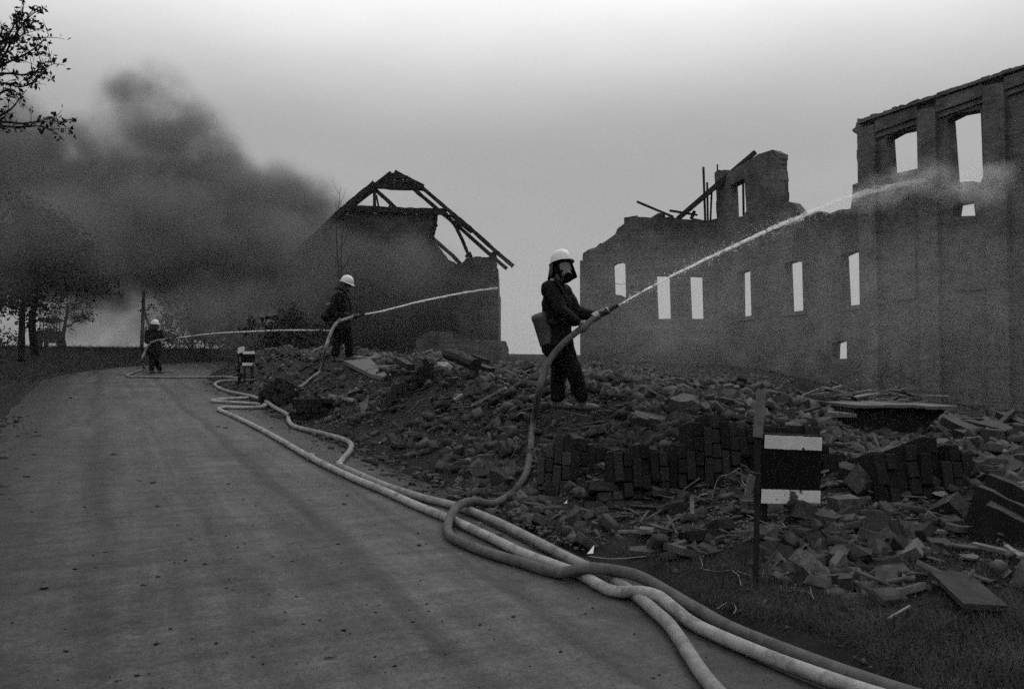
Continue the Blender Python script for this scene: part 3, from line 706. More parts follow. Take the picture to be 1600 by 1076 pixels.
# --- front firefighter: masked, three-quarter view, nozzle to the right
f1 = hit(890, 641); D1 = depth(f1); f1.z = surf(f1.x, f1.y)
k1 = D1 / FPX
J1 = dict(head=(-.09, -.05, 1.615), neck=(-.155, -.01, 1.44), chest=(-.14, .02, 1.22), pelvis=(-.13, .02, .86),
          shL=(-.045, .2, 1.375), shR=(-.235, -.13, 1.38), elL=(.09, .15, 1.13), elR=(-.11, -.27, 1.11), haL=(.30, .03, 1.075), haR=(.07, -.22, .985),
          hipL=(-.1, .1, .85), hipR=(-.13, -.07, .85), knL=(-.11, .14, .46), knR=(.03, -.12, .47), anL=(-.13, .12, .09), anR=(.13, -.1, .085), toeL=(.75, -.5, 0), toeR=(1, -.15, 0), hem=-.12, flare=.15,
          axL=(.85, .08, .42), axR=(.8, .05, .5), rhL=.028, rhR=.04)
J1['grL'] = (.37, -.005, 1.115); J1['grR'] = (.14, -.165, .94); J1['gnL'] = (0, .05, -.05); J1['gnR'] = (0, -.12, .02)
p1, g1, h1, H1 = person('firefighter in white helmet and gas mask standing on rubble, hosing the tall ruin', f1, J1, (.36, -.93, .0), .0115, tilt=13)
p1.scale = (.955,) * 3
belt(p1, J1, g1)
vs, fs = lathe([(.05, 0), (.094, .004), (.098, .012), (.098, .3), (.102, .305), (.102, .355), (.09, .372), (.04, .378)], 24)
Mz = V((-.30, .12, 1)).normalized().to_track_quat('Z', 'Y').to_matrix(); cb = V((-.22, -.1, .74))
case = obj('mask_tin', [cb + V((-.02, 0, -.0)) + Mz @ V(v) for v in vs], fs, M['tin'], p1, True)
strap(p1, [(-.3, -.08, 1.1), (-.3, -.1, 1.2), (-.25, -.13, 1.42), (-.2, -.14, 1.48), (-.12, -.19, 1.4), (-.03, -.15, 1.2), (-.02, -.1, 1.06)], M['leather'], .03)
mb = MB(); mb.box((-.205, -.155, 1.475), (.035, .02, .025)); mb.build('shoulder_badge', M['metal'], p1)

# --- second firefighter on the mound, profile to the right
f2 = hit(535, 566); f2.z = surf(f2.x, f2.y); D2 = depth(f2)
J2 = dict(head=(.075, 0, 1.62), neck=(-.02, 0, 1.45), chest=(-.03, 0, 1.22), pelvis=(-.02, 0, .86), shL=(0, .19, 1.38), shR=(-.03, -.19, 1.38), elL=(.1, .24, 1.1), elR=(-.12, -.25, 1.09), haL=(.18, .06, .95), haR=(-.08, -.23, .88),
          hipL=(.02, .1, .85), hipR=(-.05, -.1, .85), knL=(.08, .13, .46), knR=(-.08, -.13, .46), anL=(.12, .14, .09), anR=(-.12, -.14, .085), toeL=(1, .2, 0), toeR=(.95, -.2, 0), hem=-.14, flare=.16,
          axL=(.95, .05, .2), axR=(.85, .15, .4), rhL=.028, rhR=.04)
J2['grL'] = (.25, .02, .97); J2['grR'] = (-.02, -.22, .85); J2['gnL'] = (-.03, .06, -.04); J2['gnR'] = (-.02, -.06, .06)
p2, g2_, h2, H2 = person('firefighter in white helmet with bag on hip, standing in profile on the rubble mound', f2, J2, (1, -.12, -.35), .014, mask=False)
belt(p2, J2, g2_)
bm = bmesh.new(); caps(bm, (-.24, -.1, 1.14), .085, (-.33, -.1, .96), .1); caps(bm, (-.22, .04, 1.14), .085, (-.31, .04, .96), .1); remesh('shoulder_bag', bm, M['leather'], p2, .012, 2, .008, 9)
bm = bmesh.new(); caps(bm, (-.2, -.08, 1.2), .05, (-.29, -.08, 1.19), .055); remesh('bag_roll', bm, M['glove'], p2, .012, 2)
strap(p2, [(-.25, -.12, 1.12), (-.16, -.17, 1.38), (0, -.14, 1.44), (.1, -.16, 1.25), (.08, -.17, 1.05)], M['leather'], .03)
strap(p2, [(.13, -.05, 1.52), (.2, -.06, 1.4), (.27, -.06, 1.34), (.36, -.06, 1.32)], M['leather'], .02, 'chin_strap')
mb = MB(); mb.box((.0, -.2, 1.45), (.045, .02, .05)); mb.build('shoulder_badge', M['metal'], p2)

# --- third firefighter on the road, seen from behind
f3 = hit(240, 585); f3.z = surf(f3.x, f3.y); D3 = depth(f3); s3 = 84 * D3 / FPX / 1.8
J3 = dict(head=(.02, .02, 1.6), neck=(.0, -.01, 1.44), chest=(0, 0, 1.22), pelvis=(0, 0, .87), shL=(-.2, 0, 1.38), shR=(.2, .02, 1.38), elL=(-.27, .0, 1.1), elR=(.3, .1, 1.14), haL=(-.07, -.17, .99), haR=(.46, .12, 1.13),
          hipL=(-.08, 0, .85), hipR=(.08, 0, .85), knL=(-.07, .06, .46), knR=(.07, -.02, .46), anL=(-.05, -.06, .085), anR=(.1, .22, .085), toeL=(.2, 1, 0), toeR=(.4, 1, 0), hem=-.13, flare=.17,
          axL=(.7, .1, .5), axR=(.95, .1, .2), rhL=.04, rhR=.028)
J3['grL'] = (-.03, -.2, 1.03); J3['grR'] = (.53, .14, 1.17); J3['gnL'] = (-.03, -.06, -.03); J3['gnR'] = (0, .03, -.06)
p3, g3, h3, H3 = person('firefighter seen from behind on the road, white helmet and long dark coat', f3, J3, (.5, .85, -.05), .017, mask=False)
p3.scale = (s3,) * 3; belt(p3, J3, g3)
strap(p3, [(.13, -.12, .98), (.17, -.15, .8), (.18, -.15, .62)], M['leather'], .05, 'tool_holster')

# ------------------------------------------------------------------ hoses
HR = .035
HOSES = []
def hose(label, pts, couplings=(), nozzle=None, group='fire hoses along the road', hm='hose'):
    """pts: world points of the centre line; the body is one swept tube, couplings and branchpipe are its parts"""
    q = spline(pts, 7); o0 = q[0].copy()
    root = empty('fire_hose', o0); tag(root, label, 'hose', group)
    mb = MB(); rad = [HR * (1 + .03 * noise.noise(p * 2.2)) for p in q]; mb.tube([p - o0 for p in q], rad, 14); mb.build('hose_line', M[hm], root, True)
    for c in couplings:
        i = min(range(len(q)), key=lambda k: (q[k] - c).length); i = min(max(i, 1), len(q) - 2); d = (q[i + 1] - q[i - 1]).normalized(); Mz = d.to_track_quat('Z', 'Y').to_matrix()
        vs, fs = lathe([(.036, -.09), (.039, -.08), (.039, -.04), (.05, -.035), (.051, -.012), (.045, -.004), (.045, .004), (.051, .012), (.05, .035), (.039, .04), (.039, .08), (.036, .09)], 18)
        cp_ = obj('coupling', [q[i] - o0 + Mz @ V(v) for v in vs], fs, M['metal'], root)
        for k in range(2):
            a = math.pi * k + .7; mbb = MB(); mbb.box(q[i] - o0 + Mz @ V((math.cos(a) * .053, math.sin(a) * .053, 0)), (.02, .02, .045), Mz); mbb.build('lug', M['metal'], cp_)
    if nozzle:
        a, b = V(nozzle[0]), V(nozzle[1]); Ln = (b - a).length; Mz = (b - a).normalized().to_track_quat('Z', 'Y').to_matrix()
        vs, fs = lathe([(.04, -.06), (.045, 0), (.045, .04), (.034, .06), (.032, Ln * .45), (.04, Ln * .47), (.04, Ln * .56), (.028, Ln * .6), (.018, Ln * .97), (.021, Ln * .98), (.021, Ln), (.012, Ln)], 16)
        nz = obj('branchpipe', [a - o0 + Mz @ V(v) for v in vs], fs, M['steel'], root, True)
        for z0, z1, r in ((-.04, .035, .049), (Ln * .475, Ln * .555, .043)):
            vs, fs = lathe([(r - .004, z0), (r, z0 + .004), (r, z1 - .004), (r - .004, z1)], 16); obj('collar', [a - o0 + Mz @ V(v) for v in vs], fs, M['metal'], nz)
    HOSES.append((root, q)); return root, q
def gpt(px, py, lift=0.):
    p = hit(px, py, HR)
    return V((p.x, p.y, surf(p.x, p.y) + HR * .97 + lift))
def w1(v, root): return root.matrix_basis @ V(v)
# hose of the masked firefighter, the middle loop in the foreground
n1a, n1b = V((.30, -.03, 1.07)), V((.56, .02, 1.2))
A = [w1(v, p1) for v in ((.30, -.03, 1.07), (.2, -.12, .985), (.1, -.19, .91), (-.06, -.26, .78), (-.2, -.3, .63), (-.3, -.34, .45), (-.36, -.42, .24))]
A += [gpt(833, 660), gpt(829, 700), gpt(824, 737, .02), gpt(812, 757), gpt(796, 773), gpt(770, 787), gpt(740, 797, HR * 1.9), gpt(716, 806, HR * 1.9), gpt(701, 824, .03), gpt(701, 838), gpt(716, 850), gpt(765, 869), gpt(817, 884), gpt(870, 899), gpt(915, 907, HR * 1.7), gpt(962, 912, HR * 1.9), gpt(1001, 921, HR * 1.8), gpt(1040, 935, HR), gpt(1080, 955, .02), gpt(1140, 983), gpt(1220, 1016), gpt(1300, 1046), gpt(1380, 1073), gpt(1480, 1103), gpt(1600, 1130)]
hose('fire hose held by the masked firefighter, looping sharply on the road edge', A, nozzle=(w1(n1a, p1), w1(n1b, p1)), hm='hose_wet')
# hose of the second firefighter: behind the rubble, zigzag, long straight run with coupling, pale foreground run
c1, c2 = V((.2, -.04, .94)), V((.46, .0, 1.01))
Ch = [w1(v, p2) for v in ((.2, -.04, .94), (.08, -.14, .895), (-.04, -.24, .835), (-.12, -.3, .72), (-.2, -.36, .5), (-.26, -.42, .25))]
Ch += [gpt(502, 577), gpt(488, 590), gpt(470, 604), gpt(450, 616), gpt(425, 621), gpt(408, 621), gpt(380, 622.5), gpt(350, 625), gpt(333, 627.3), gpt(336, 628.8), gpt(360, 630), gpt(400, 631.5), gpt(416, 633.5), gpt(404, 637), gpt(376, 638.5), gpt(352, 638.5), gpt(342, 641), gpt(348, 645), gpt(365, 652), gpt(400, 669), gpt(440, 691), gpt(486, 718), gpt(545, 747), gpt(600, 770), gpt(660, 797), gpt(705, 815), gpt(765, 843), gpt(817, 868), gpt(870, 888), gpt(909, 902), gpt(938, 919), gpt(962, 928), gpt(1001, 937, HR * .9), gpt(1030, 948, HR * 1.2), gpt(1054, 961, HR * .6), gpt(1080, 976), gpt(1119, 996), gpt(1206, 1032), gpt(1294, 1064), gpt(1360, 1086), gpt(1450, 1112)]
hose('pale fire hose with metal coupling running straight along the road edge to the foreground', Ch, [gpt(485, 717)], (w1(c1, p2), w1(c2, p2)), hm='hose_pale')
# third long hose: passes the rubble edge, bends at a coupling, dives under the others and turns towards the camera
B = [gpt(392, 594), gpt(372, 594), gpt(352, 594.5), gpt(340, 597), gpt(336, 601.5), gpt(343, 607), gpt(357, 612), gpt(380, 618.5, HR * .8), gpt(398, 625, HR * 1.6), gpt(415, 632, HR * 1.7), gpt(430, 639, HR * .5), gpt(446, 646), gpt(450, 650), gpt(451, 658), gpt(456, 665), gpt(468, 670), gpt(495, 676), gpt(527, 684), gpt(543, 690), gpt(549, 697), gpt(545, 708), gpt(535, 720), gpt(531, 730), gpt(545, 737), gpt(600, 761), gpt(660, 780), gpt(712, 793), gpt(765, 812), gpt(817, 837), gpt(870, 865), gpt(922, 891), gpt(962, 911), gpt(1001, 939, -.0), gpt(1024, 960, -.0), gpt(1043, 977), gpt(1059, 999), gpt(1074, 1023), gpt(1094, 1055), gpt(1118, 1085), gpt(1150, 1120)]
hose('fire hose hugging the rubble edge, kinked at a coupling, ending at the bottom centre', B, [gpt(531, 729), gpt(345, 607)])
# hose of the far firefighter
e1, e2 = V((.36, -.02, 1.13)), V((.72, .06, 1.2))
E = [w1(v, p3) for v in ((.36, -.02, 1.13), (.2, -.14, 1.11), (.08, -.2, 1.06), (-.08, -.24, .93), (-.17, -.28, .72), (-.24, -.34, .42))]
E += [gpt(225, 576), gpt(217, 581), gpt(207, 584.5), gpt(199, 587.5), gpt(201, 589.7), gpt(215, 590.6), gpt(260, 591), gpt(300, 590.3), gpt(330, 589), gpt(350, 588.5), gpt(375, 591)]
hose('far fire hose lying flat across the road behind the others, held by the distant firefighter', E, nozzle=(w1(e1, p3), w1(e2, p3)))

# ------------------------------------------------------------------ water jets
wm = bpy.data.materials.new('spraying water'); wm.use_nodes = True; t = wm.node_tree; t.nodes.clear(); L = t.links.new
ou = N(t, 'ShaderNodeOutputMaterial'); ms = N(t, 'ShaderNodeMixShader'); tr = N(t, 'ShaderNodeBsdfTransparent'); m2 = N(t, 'ShaderNodeMixShader'); df = N(t, 'ShaderNodeBsdfDiffuse'); tl = N(t, 'ShaderNodeBsdfTranslucent')
df.inputs[0].default_value = tl.inputs[0].default_value = (.9, .9, .9, 1); m2.inputs[0].default_value = .5; L(df.outputs[0], m2.inputs[1]); L(tl.outputs[0], m2.inputs[2])
at_ = N(t, 'ShaderNodeAttribute', attribute_name='dens'); tcn = N(t, 'ShaderNodeTexCoord'); nz_ = N(t, 'ShaderNodeTexNoise'); nz_.inputs['Scale'].default_value = 9; nz_.inputs['Detail'].default_value = 5; L(tcn.outputs['Object'], nz_.inputs['Vector'])
mr = N(t, 'ShaderNodeMapRange'); mr.inputs['From Min'].default_value = .35; mr.inputs['From Max'].default_value = .65; mr.inputs['To Min'].default_value = .12; mr.inputs['To Max'].default_value = 1.35; L(nz_.outputs[0], mr.inputs[0])
mu = N(t, 'ShaderNodeMath', operation='MULTIPLY'); mu.use_clamp = True; L(mr.outputs[0], mu.inputs[0]); L(at_.outputs['Fac'], mu.inputs[1])
L(mu.outputs[0], ms.inputs[0]); L(tr.outputs[0], ms.inputs[1]); L(m2.outputs[0], ms.inputs[2]); L(ms.outputs[0], ou.inputs['Surface'])
def jet(label, pts, r0, r1, a0, a1, drops):
    q = spline(pts, 16); o0 = q[0].copy(); n = len(q); root = empty('water_jet', o0); tag(root, label, 'water jet', 'water jets from the hoses')
    def strand(name, off, ra, rb, da, db):
        rad = [lerp(ra, rb, (i / (n - 1)) ** 1.3) * (1 + .35 * noise.noise(V((i * .7, off, 0)))) for i in range(n)]
        pp = [q[i] - o0 + V((noise.noise(V((i * .23, off, 1))), noise.noise(V((i * .23, off, 5))), noise.noise(V((i * .23, off, 9))))) * lerp(0, rb * 1.2, i / (n - 1)) for i in range(n)]
        vs, fs = tube(pp, rad, 8); o = obj(name, vs, fs, wm, root, True); a = o.data.attributes.new('dens', 'FLOAT', 'POINT')
        a.data.foreach_set('value', [lerp(da, db, (i // 8) / (n - 1)) for i in range(len(vs))])
    strand('stream', 0, r0, r1 * .5, a0, a1); strand('stream', 3, r0 * .8, r1, a0 * .6, a1 * .45); strand('stream', 7, r0 * .6, r1 * .8, a0 * .5, a1 * .5)
    # shed droplets, too many to count
    vv, tt = [], []
    for k in range(drops):
        u = rng.random() ** .7; i = min(n - 2, int(u * (n - 1))); c = q[i].lerp(q[i + 1], rng.random()) - o0; s = lerp(r0 * 1.5, r1 * 2.2, u)
        c = c + V((rng.gauss(0, s), rng.gauss(0, s), rng.gauss(-.2 * s, s))); r = rng.uniform(.003, .008) * (1 + r1 * 3); d = (q[i + 1] - q[i]).normalized() * r * rng.uniform(1, 3.5)
        b0 = len(vv); vv += [c + d, c - d, c + V((r, 0, 0)), c - V((r, 0, 0)) * .5 + V((0, r, 0)), c + V((0, 0, r))]; tt += [(b0, b0 + 2, b0 + 3), (b0, b0 + 3, b0 + 4), (b0, b0 + 4, b0 + 2), (b0 + 1, b0 + 3, b0 + 2), (b0 + 1, b0 + 4, b0 + 3), (b0 + 1, b0 + 2, b0 + 4)]
    o = np_mesh('droplets', [v[:] for v in vv], tt, wm, 'stuff', root); a = o.data.attributes.new('dens', 'FLOAT', 'POINT'); a.data.foreach_set('value', [.55] * len(vv))
    return q
s0 = w1(n1b, p1); dA = depth(s0); pe = onX(1445, 281, FX - .4); dE = depth(pe); xs_ = [(1040, 436), (1120, 397), (1200, 360), (1250, 339), (1300, 319), (1360, 299), (1445, 281)]
k0 = (800 + FPX * (s0 - EYE).dot(RT) / dA)
def jd(px): t = (px - k0) / (1445 - k0); return 1 / lerp(1 / dA, 1 / dE, t)       # straight flight in plan
jet('long white water jet crossing in front of the tall ruin from the masked firefighter', [s0] + [P(x, y, jd(x)) for x, y in xs_], .007, .085, .7, .1, 1300)
s0 = w1(c2, p2); dA = depth(s0); xs_ = [(600, 485), (660, 470), (720, 458), (776, 449.5)]
jet('white water jet from the second firefighter reaching the right edge of the burnt house', [s0] + [P(x, y, lerp(dA, 33.5, ((x - 570) / 206.) ** 1.1)) for x, y in xs_], .009, .045, .8, .26, 260)
s0 = w1(e2, p3); dA = depth(s0); xs_ = [(330, 521), (380, 518), (430, 516), (490, 515.5), (525, 517)]
jet('faint thin water jet from the far firefighter towards the bushes', [s0] + [P(x, y, lerp(dA, 30, (x - 290) / 235.)) for x, y in xs_], .009, .04, .5, .2, 60)
spray_blobs = []
for px, py, r, w in ((1375, 296, 44, .5), (1430, 283, 50, .6), (1490, 285, 46, .5), (1545, 285, 40, .7), (1350, 310, 30, .4), (1560, 268, 26, .6), (1530, 302, 34, .5), (1300, 322, 24, .25)):
    c = onX(px, py, FX - .75); k = depth(c) / FPX; spray_blobs.append((tuple(c), (.7, r * k * 1.5, r * k * .85), w))
# ------------------------------------------------------------------ marker posts, striped boards
def striped_board(label, bl, br, tl, d, dr, th=.06):
    """white, black and white banded board; corners read at depth d (left) and dr (right)"""
    a, b_, c = P(*bl, d), P(*br, dr), P(*tl, d); u = b_ - a; v = c - a; n = u.cross(v).normalized(); n = n if n.dot(FW) > 0 else -n
    root = empty('marker_board', a); tag(root, label, 'marker board')
    def plate(name, u0, u1, v0, v1, w, m, t_):
        q = [(u0, v0), (u1, v0), (u1, v1), (u0, v1)]; q = jag([V(p) for p in q], .3, .006, True)
        vs, fs = slab(q, [], lambda x, y, z: u * x + v * y + n * (w + z), t_); fixnormals(obj(name, vs, fs, m, root))
    plate('panel', 0, 1, 0, 1, 0, M['black'], th)
    plate('white_band', .02, 1.0, .0, .2, -.006, M['white'], .005); plate('white_band', .05, 1.0, .79, .985, -.006, M['white'], .005)
    return root, a, u, v, n
q = hit(1232, 812); db = depth(q) - .02
rt, a_, u_, v_, n_ = striped_board('striped white and black roadside board standing in rubble beside the steel post', (1187, 785), (1281, 787), (1190, 677), db, db + .12)
vs, fs = bar(u_ * .15 + n_ * .08 - v_ * .5, u_ * .15 + n_ * .08 + v_ * .9, .05, .05); obj('stake', vs, fs, M['steel'], rt); vs, fs = bar(u_ * .85 + n_ * .08 - v_ * .5, u_ * .85 + n_ * .08 + v_ * .9, .05, .05); obj('stake', vs, fs, M['steel'], rt)
q = hit(390, 598); db = depth(q)
rt, a_, u_, v_, n_ = striped_board('small striped white and black board beside the distant marker post', (378, 571), (398, 571), (378, 548), db + .1, db + .2)
for s in (.2, .8): vs, fs = bar(u_ * s + n_ * .06 - v_ * 1.2, u_ * s + n_ * .06 + v_ * .9, .06, .06); obj('stake', vs, fs, M['steel'], rt)
vs, fs = bar(a_ - a_, a_ - a_, 1, 1) if False else box((.38, .12, .2)); obj('plinth', [V(v) + u_ * .5 + n_ * .12 - v_ * .28 for v in vs], fs, M['concrete'], rt)
# delineator post with slanted white head
q = hit(376, 600); z0 = surf(q.x, q.y); d = depth(q); k = d / FPX; H_ = (600 - 541) * k
mp = empty('marker_post', (q.x, q.y, z0)); tag(mp, 'road marker post with slanted white top beside the small striped board', 'post')
w_ = 7.5 * k
def pbox(name, z0_, z1a, z1b, m, z0b=None, ww=w_):
    z0b = z0_ if z0b is None else z0b
    vs = [RT * x + F0 * y for x, y in ((-ww / 2, -.06), (ww / 2, -.06), (ww / 2, .06), (-ww / 2, .06))]; lo_ = (z0_, z0b, z0b, z0_); hi_ = (z1a, z1b, z1b, z1a)
    v2 = [p + UPZ * lo_[i] for i, p in enumerate(vs)] + [p + UPZ * hi_[i] for i, p in enumerate(vs)]
    return obj(name, v2, [(0, 3, 2, 1), (4, 5, 6, 7), (0, 1, 5, 4), (1, 2, 6, 5), (2, 3, 7, 6), (3, 0, 4, 7)], m, mp)
pbox('shaft', -.3, H_ * .80, H_ * .85, M['black']); pbox('white_head', H_ * .80, H_ * .96, H_ * 1.0, M['white'], H_ * .85, w_ * 1.04)
vs, fs = box((.05, .01, .16)); obj('reflector', [V((0, 0, 0)) + RT * v[0] + F0 * (v[1] - .066) + UPZ * (v[2] + H_ * .66) for v in vs], fs, M['tin'], mp)
# thin steel post at the front, with its bracket
q = hit(1179, 912); d = depth(q); tp = P(1190, 612, d + .1)
sp = empty('steel_post', (q.x, q.y, surf(q.x, q.y))); tag(sp, 'thin dark steel post standing upright in the grass in front of the rubble', 'post')
mid = P(1184, 680, d + .07) - sp.location
mb = MB(); mb.bar(V((0, 0, -.35)), mid, .032, .012, F0); mb.bar(V((.0, 0, -.35)) + F0 * .012, mid + F0 * .012, .012, .03, F0); mb.build('shaft', M['steel'], sp)
mb = MB(); mb.bar(P(1184, 683, d + .05) - sp.location, P(1190, 608, d + .1) - sp.location, .055, .02, F0); mb.build('head_plate', mat('rusted plate', .075, .5, 12, .8, .5, 60, 0), sp)
vs, fs = bar(P(1181, 738, d + .02) - sp.location, P(1178, 770, d + .02) - sp.location, .05, .05, F0); obj('clamp', vs, fs, M['steel'], sp)
vs, fs = bar(P(1175, 742, d + .0) - sp.location, P(1168, 775, d + .0) - sp.location, .04, .03, F0); obj('bracket', vs, fs, M['iron'], sp)
# ------------------------------------------------------------------ utility pole
q = P(221, 552, 48); z0 = surf(q.x, q.y); up_ = empty('utility_pole', (q.x, q.y, z0)); tag(up_, 'bare leaning wooden utility pole beyond the far firefighter', 'pole')
tp = P(225, 455, 48) - up_.location; mb = MB(); mb.tube([V((0, 0, -.4)), tp * .5, tp], [.12, .105, .09], 10); mb.build('shaft', M['pole'], up_)
mb = MB(); mb.tube([P(226, 489, 47.9) - up_.location, P(237, 520, 47.5) - up_.location, P(243, 556, 47.2) - up_.location], [.07, .07, .07], 8); mb.build('strut', M['pole'], up_)
mb = MB(); mb.box(tp - V((0, 0, .05)), (.3, .05, .07)); mb.build('cross_arm', M['pole'], up_)
# ------------------------------------------------------------------ tractor beyond the trees
q = P(77, 549, 52); z0 = surf(q.x, q.y); tz = P(77, 549, 52).z
tra = empty('tractor', (q.x, q.y, z0), -YAW + .35); tag(tra, 'old tractor with roofed cab parked beyond the roadside trees, seen from behind', 'tractor'); 
def tb(name, c, s, m, par=None): vs, fs = box(s); return obj(name, [V(v) + V(c) for v in vs], fs, m, par or tra)
tb('chassis', (0, .4, .75), (.5, 2.4, .5), M['plough']); tb('hood', (0, 1.5, 1.15), (.55, 1.3, .5), M['plough'])
tb('rear_panel', (0, -.45, 1.05), (1.1, .08, .75), M['plough'])
rf = tb('cab_roof', (0, .05, 2.22), (1.35, 1.3, .22), M['plough']); tb('roof_edge', (0, .05, 2.08), (1.42, 1.36, .06), M['plough'], rf)
for sx_ in (-.55, .55):
    for sy_ in (-.45, .6): tb('cab_post', (sx_, sy_, 1.72), (.07, .07, .72), M['plough'])
    tb('fender', (sx_ * 1.25, -.1, 1.3), (.34, 1.1, .08), M['plough'])
tb('window_frame', (0, -.46, 1.5), (1.05, .04, .07), M['plough']); tb('seat', (0, -.1, 1.25), (.45, .45, .1), M['black']); tb('seat_back', (0, -.3, 1.42), (.45, .08, .3), M['black'])
mb = MB(); mb.tube([(math.cos(a) * .2, .55 + math.sin(a) * .05, 1.6 + math.sin(a) * .18) for a in np.linspace(0, 6.283, 14)], .018, 6, False); mb.build('steering_wheel', M['black'], tra)
def wheel(c, r, w):
    vs, fs = lathe([(r * .55, -w / 2), (r * .95, -w / 2), (r, -w * .35), (r, w * .35), (r * .95, w / 2), (r * .55, w / 2)], 20); Rm = Matrix.Rotation(math.pi / 2, 3, 'Y')
    wr_ = empty('wheel', (0, 0, 0)); wr_.parent = tra; wr_.location = c
    obj('tyre', [Rm @ V(v) for v in vs], fs, M['tyre'], wr_); vs, fs = lathe([(.05, -w * .3), (r * .54, -w * .25), (r * .56, 0), (r * .54, w * .25), (.05, w * .3)], 16); obj('rim', [Rm @ V(v) for v in vs], fs, M['tin'], wr_)
for s in (-1, 1): wheel((s * .72, 0, .68), .68, .34); wheel((s * .6, 1.95, .4), .4, .2)
tra.scale = (.9,) * 3
# ------------------------------------------------------------------ trees
def leafmesh(name, pts, size, m, parent, spread, aspect=.5):
    n = len(pts); pts = np.array([p[:] for p in pts]); pts = pts + nr.normal(0, spread, (n, 3))
    d = nr.normal(0, 1, (n, 3)); d /= np.linalg.norm(d, axis=1, keepdims=True); e = np.cross(d, nr.normal(0, 1, (n, 3))); e /= np.linalg.norm(e, axis=1, keepdims=True)
    s = size * nr.uniform(.6, 1.35, (n, 1)); f = np.cross(d, e)
    v = np.stack([pts, pts + d * s * .5 + e * s * aspect * .5 + f * s * .08, pts + d * s, pts + d * s * .5 - e * s * aspect * .5 + f * s * .08], 1).reshape(-1, 3)
    k = np.arange(n)[:, None] * 4; t_ = np.concatenate([k + [[0, 1, 2]], k + [[0, 2, 3]]], 0)
    return np_mesh(name, v, t_, m, 'stuff', parent)
def grow(mb, a, d, L_, r, lev, tips, bendy=.25, maxlev=3, kids=(3, 4), up=.15):
    n = 5; pts = [a]; rr = [r]; dd = d.copy()
    for i in range(n):
        dd = (dd + V((rng.gauss(0, bendy), rng.gauss(0, bendy), rng.gauss(0, bendy) + up * .3)) * .5).normalized(); pts.append(pts[-1] + dd * L_ / n); rr.append(lerp(r, r * .45, (i + 1) / n))
    mb.tube(pts, rr, 7 if lev == 0 else 5 if lev < 2 else 4, lev < 2)
    if lev >= maxlev: tips += [pts[2], pts[3], pts[4], pts[5]]; return
    if lev >= maxlev - 1: tips += pts[3:]
    for k in range(rng.randint(*kids) + (1 if lev else 2)):
        i = rng.randint(2, n); q = pts[i]; nd = (dd * .6 + V((rng.gauss(0, 1), rng.gauss(0, 1), rng.gauss(.15, .7)))).normalized(); grow(mb, q, nd, L_ * rng.uniform(.5, .72), rr[i] * .62, lev + 1, tips, bendy, maxlev, kids, up)
def tree(label, base, spine, r0, limbs, leaf, nleaf, spread, maxlev=2, group=None, cm='leaf', ratio=.35, LS=.5):
    root = empty('tree', base); tag(root, label, 'tree', group); mb = MB(); tips = []
    sp_ = [V(p) - base for p in spine]; sp_ = spline(sp_, 4); n = len(sp_); rad = [lerp(r0, r0 * ratio, i / (n - 1)) * (1.25 if i == 0 else 1) for i in range(n)]
    mb.tube(sp_, rad, 10)
    for u, d, L_ in limbs:
        i = min(n - 1, int(u * (n - 1))); grow(mb, sp_[i], V(d).normalized(), L_ * LS, rad[i] * .5, 1, tips, .3, maxlev + 1)
    mb.build('trunk', M['bark'], root, True)
    pts = [tips[rng.randrange(len(tips))] for _ in range(nleaf)]; leafmesh('crown', pts, leaf, M[cm], root, spread); return root
TD = 33.
tb0 = hit(34, 563); dT = depth(tb0); tb0.z = surf(tb0.x, tb0.y) - .1
tree('roadside tree with straight dark trunk, leftmost of the pair beside the road', tb0, [tb0, P(34, 520, dT), P(36, 475, dT), P(40, 445, dT + .3), P(44, 405, dT + .3)], .125,
     [(.45, -RT + UPZ * .3, 2.6), (.6, RT * .9 + UPZ * .5, 2.2), (.7, -RT + UPZ * .5, 2.8), (.8, F0 + UPZ, 2.4), (.85, RT + UPZ * .4 - F0 * .4, 2.4), (.9, -RT + UPZ + F0 * .5, 2.6), (1, UPZ + RT * .3, 2.6), (1, UPZ - RT * .5, 2.8), (.95, -F0 + UPZ * .7, 2.4), (.55, -RT * .8 - UPZ * .1 - F0 * .4, 2.2)], .14, 7000, .2, 2, 'roadside trees')
tb1 = P(56, 549, dT + 3); tb1.z = surf(tb1.x, tb1.y) - .1
tree('roadside tree with trunk leaning right towards the road, right of the straight trunk', tb1, [tb1, P(50, 510, dT + 3), P(53, 480, dT + 3), P(63, 450, dT + 3), P(70, 425, dT + 3), P(76, 392, dT + 3)], .15,
     [(.5, -RT + UPZ * .1, 1.2), (.65, RT + UPZ * .4, 2.6), (.75, RT * 1. + UPZ * .1, 3.0), (.8, RT + UPZ * .8, 2.6), (.85, F0 + UPZ, 2.6), (.9, RT + UPZ * .5 - F0 * .6, 2.8), (1, UPZ + RT * .6, 2.8), (1, UPZ - RT * .2, 2.6), (.7, RT + UPZ * .15, 2.4), (.95, -F0 + UPZ * .6, 2.4)], .14, 7500, .2, 2, 'roadside trees')
tb2 = P(97, 550, 50); tb2.z = surf(tb2.x, tb2.y) - .1
tree('small bushy tree with twin stems right of the tractor', tb2, [tb2, P(98, 533, 50), P(100, 515, 50), P(103, 498, 50), P(106, 478, 50)], .16, [(.4, -RT * .5 + UPZ, 1.6), (.6, RT + UPZ * .5, 1.3), (.7, -RT + UPZ * .6, 1.4), (.8, RT + UPZ * .2, 1.3), (.9, UPZ - RT * .7, 1.3), (1, UPZ + RT * .3, 1.1), (.85, F0 + UPZ, 1.2)], .15, 2600, .16, 2, 'roadside trees', LS=.85)
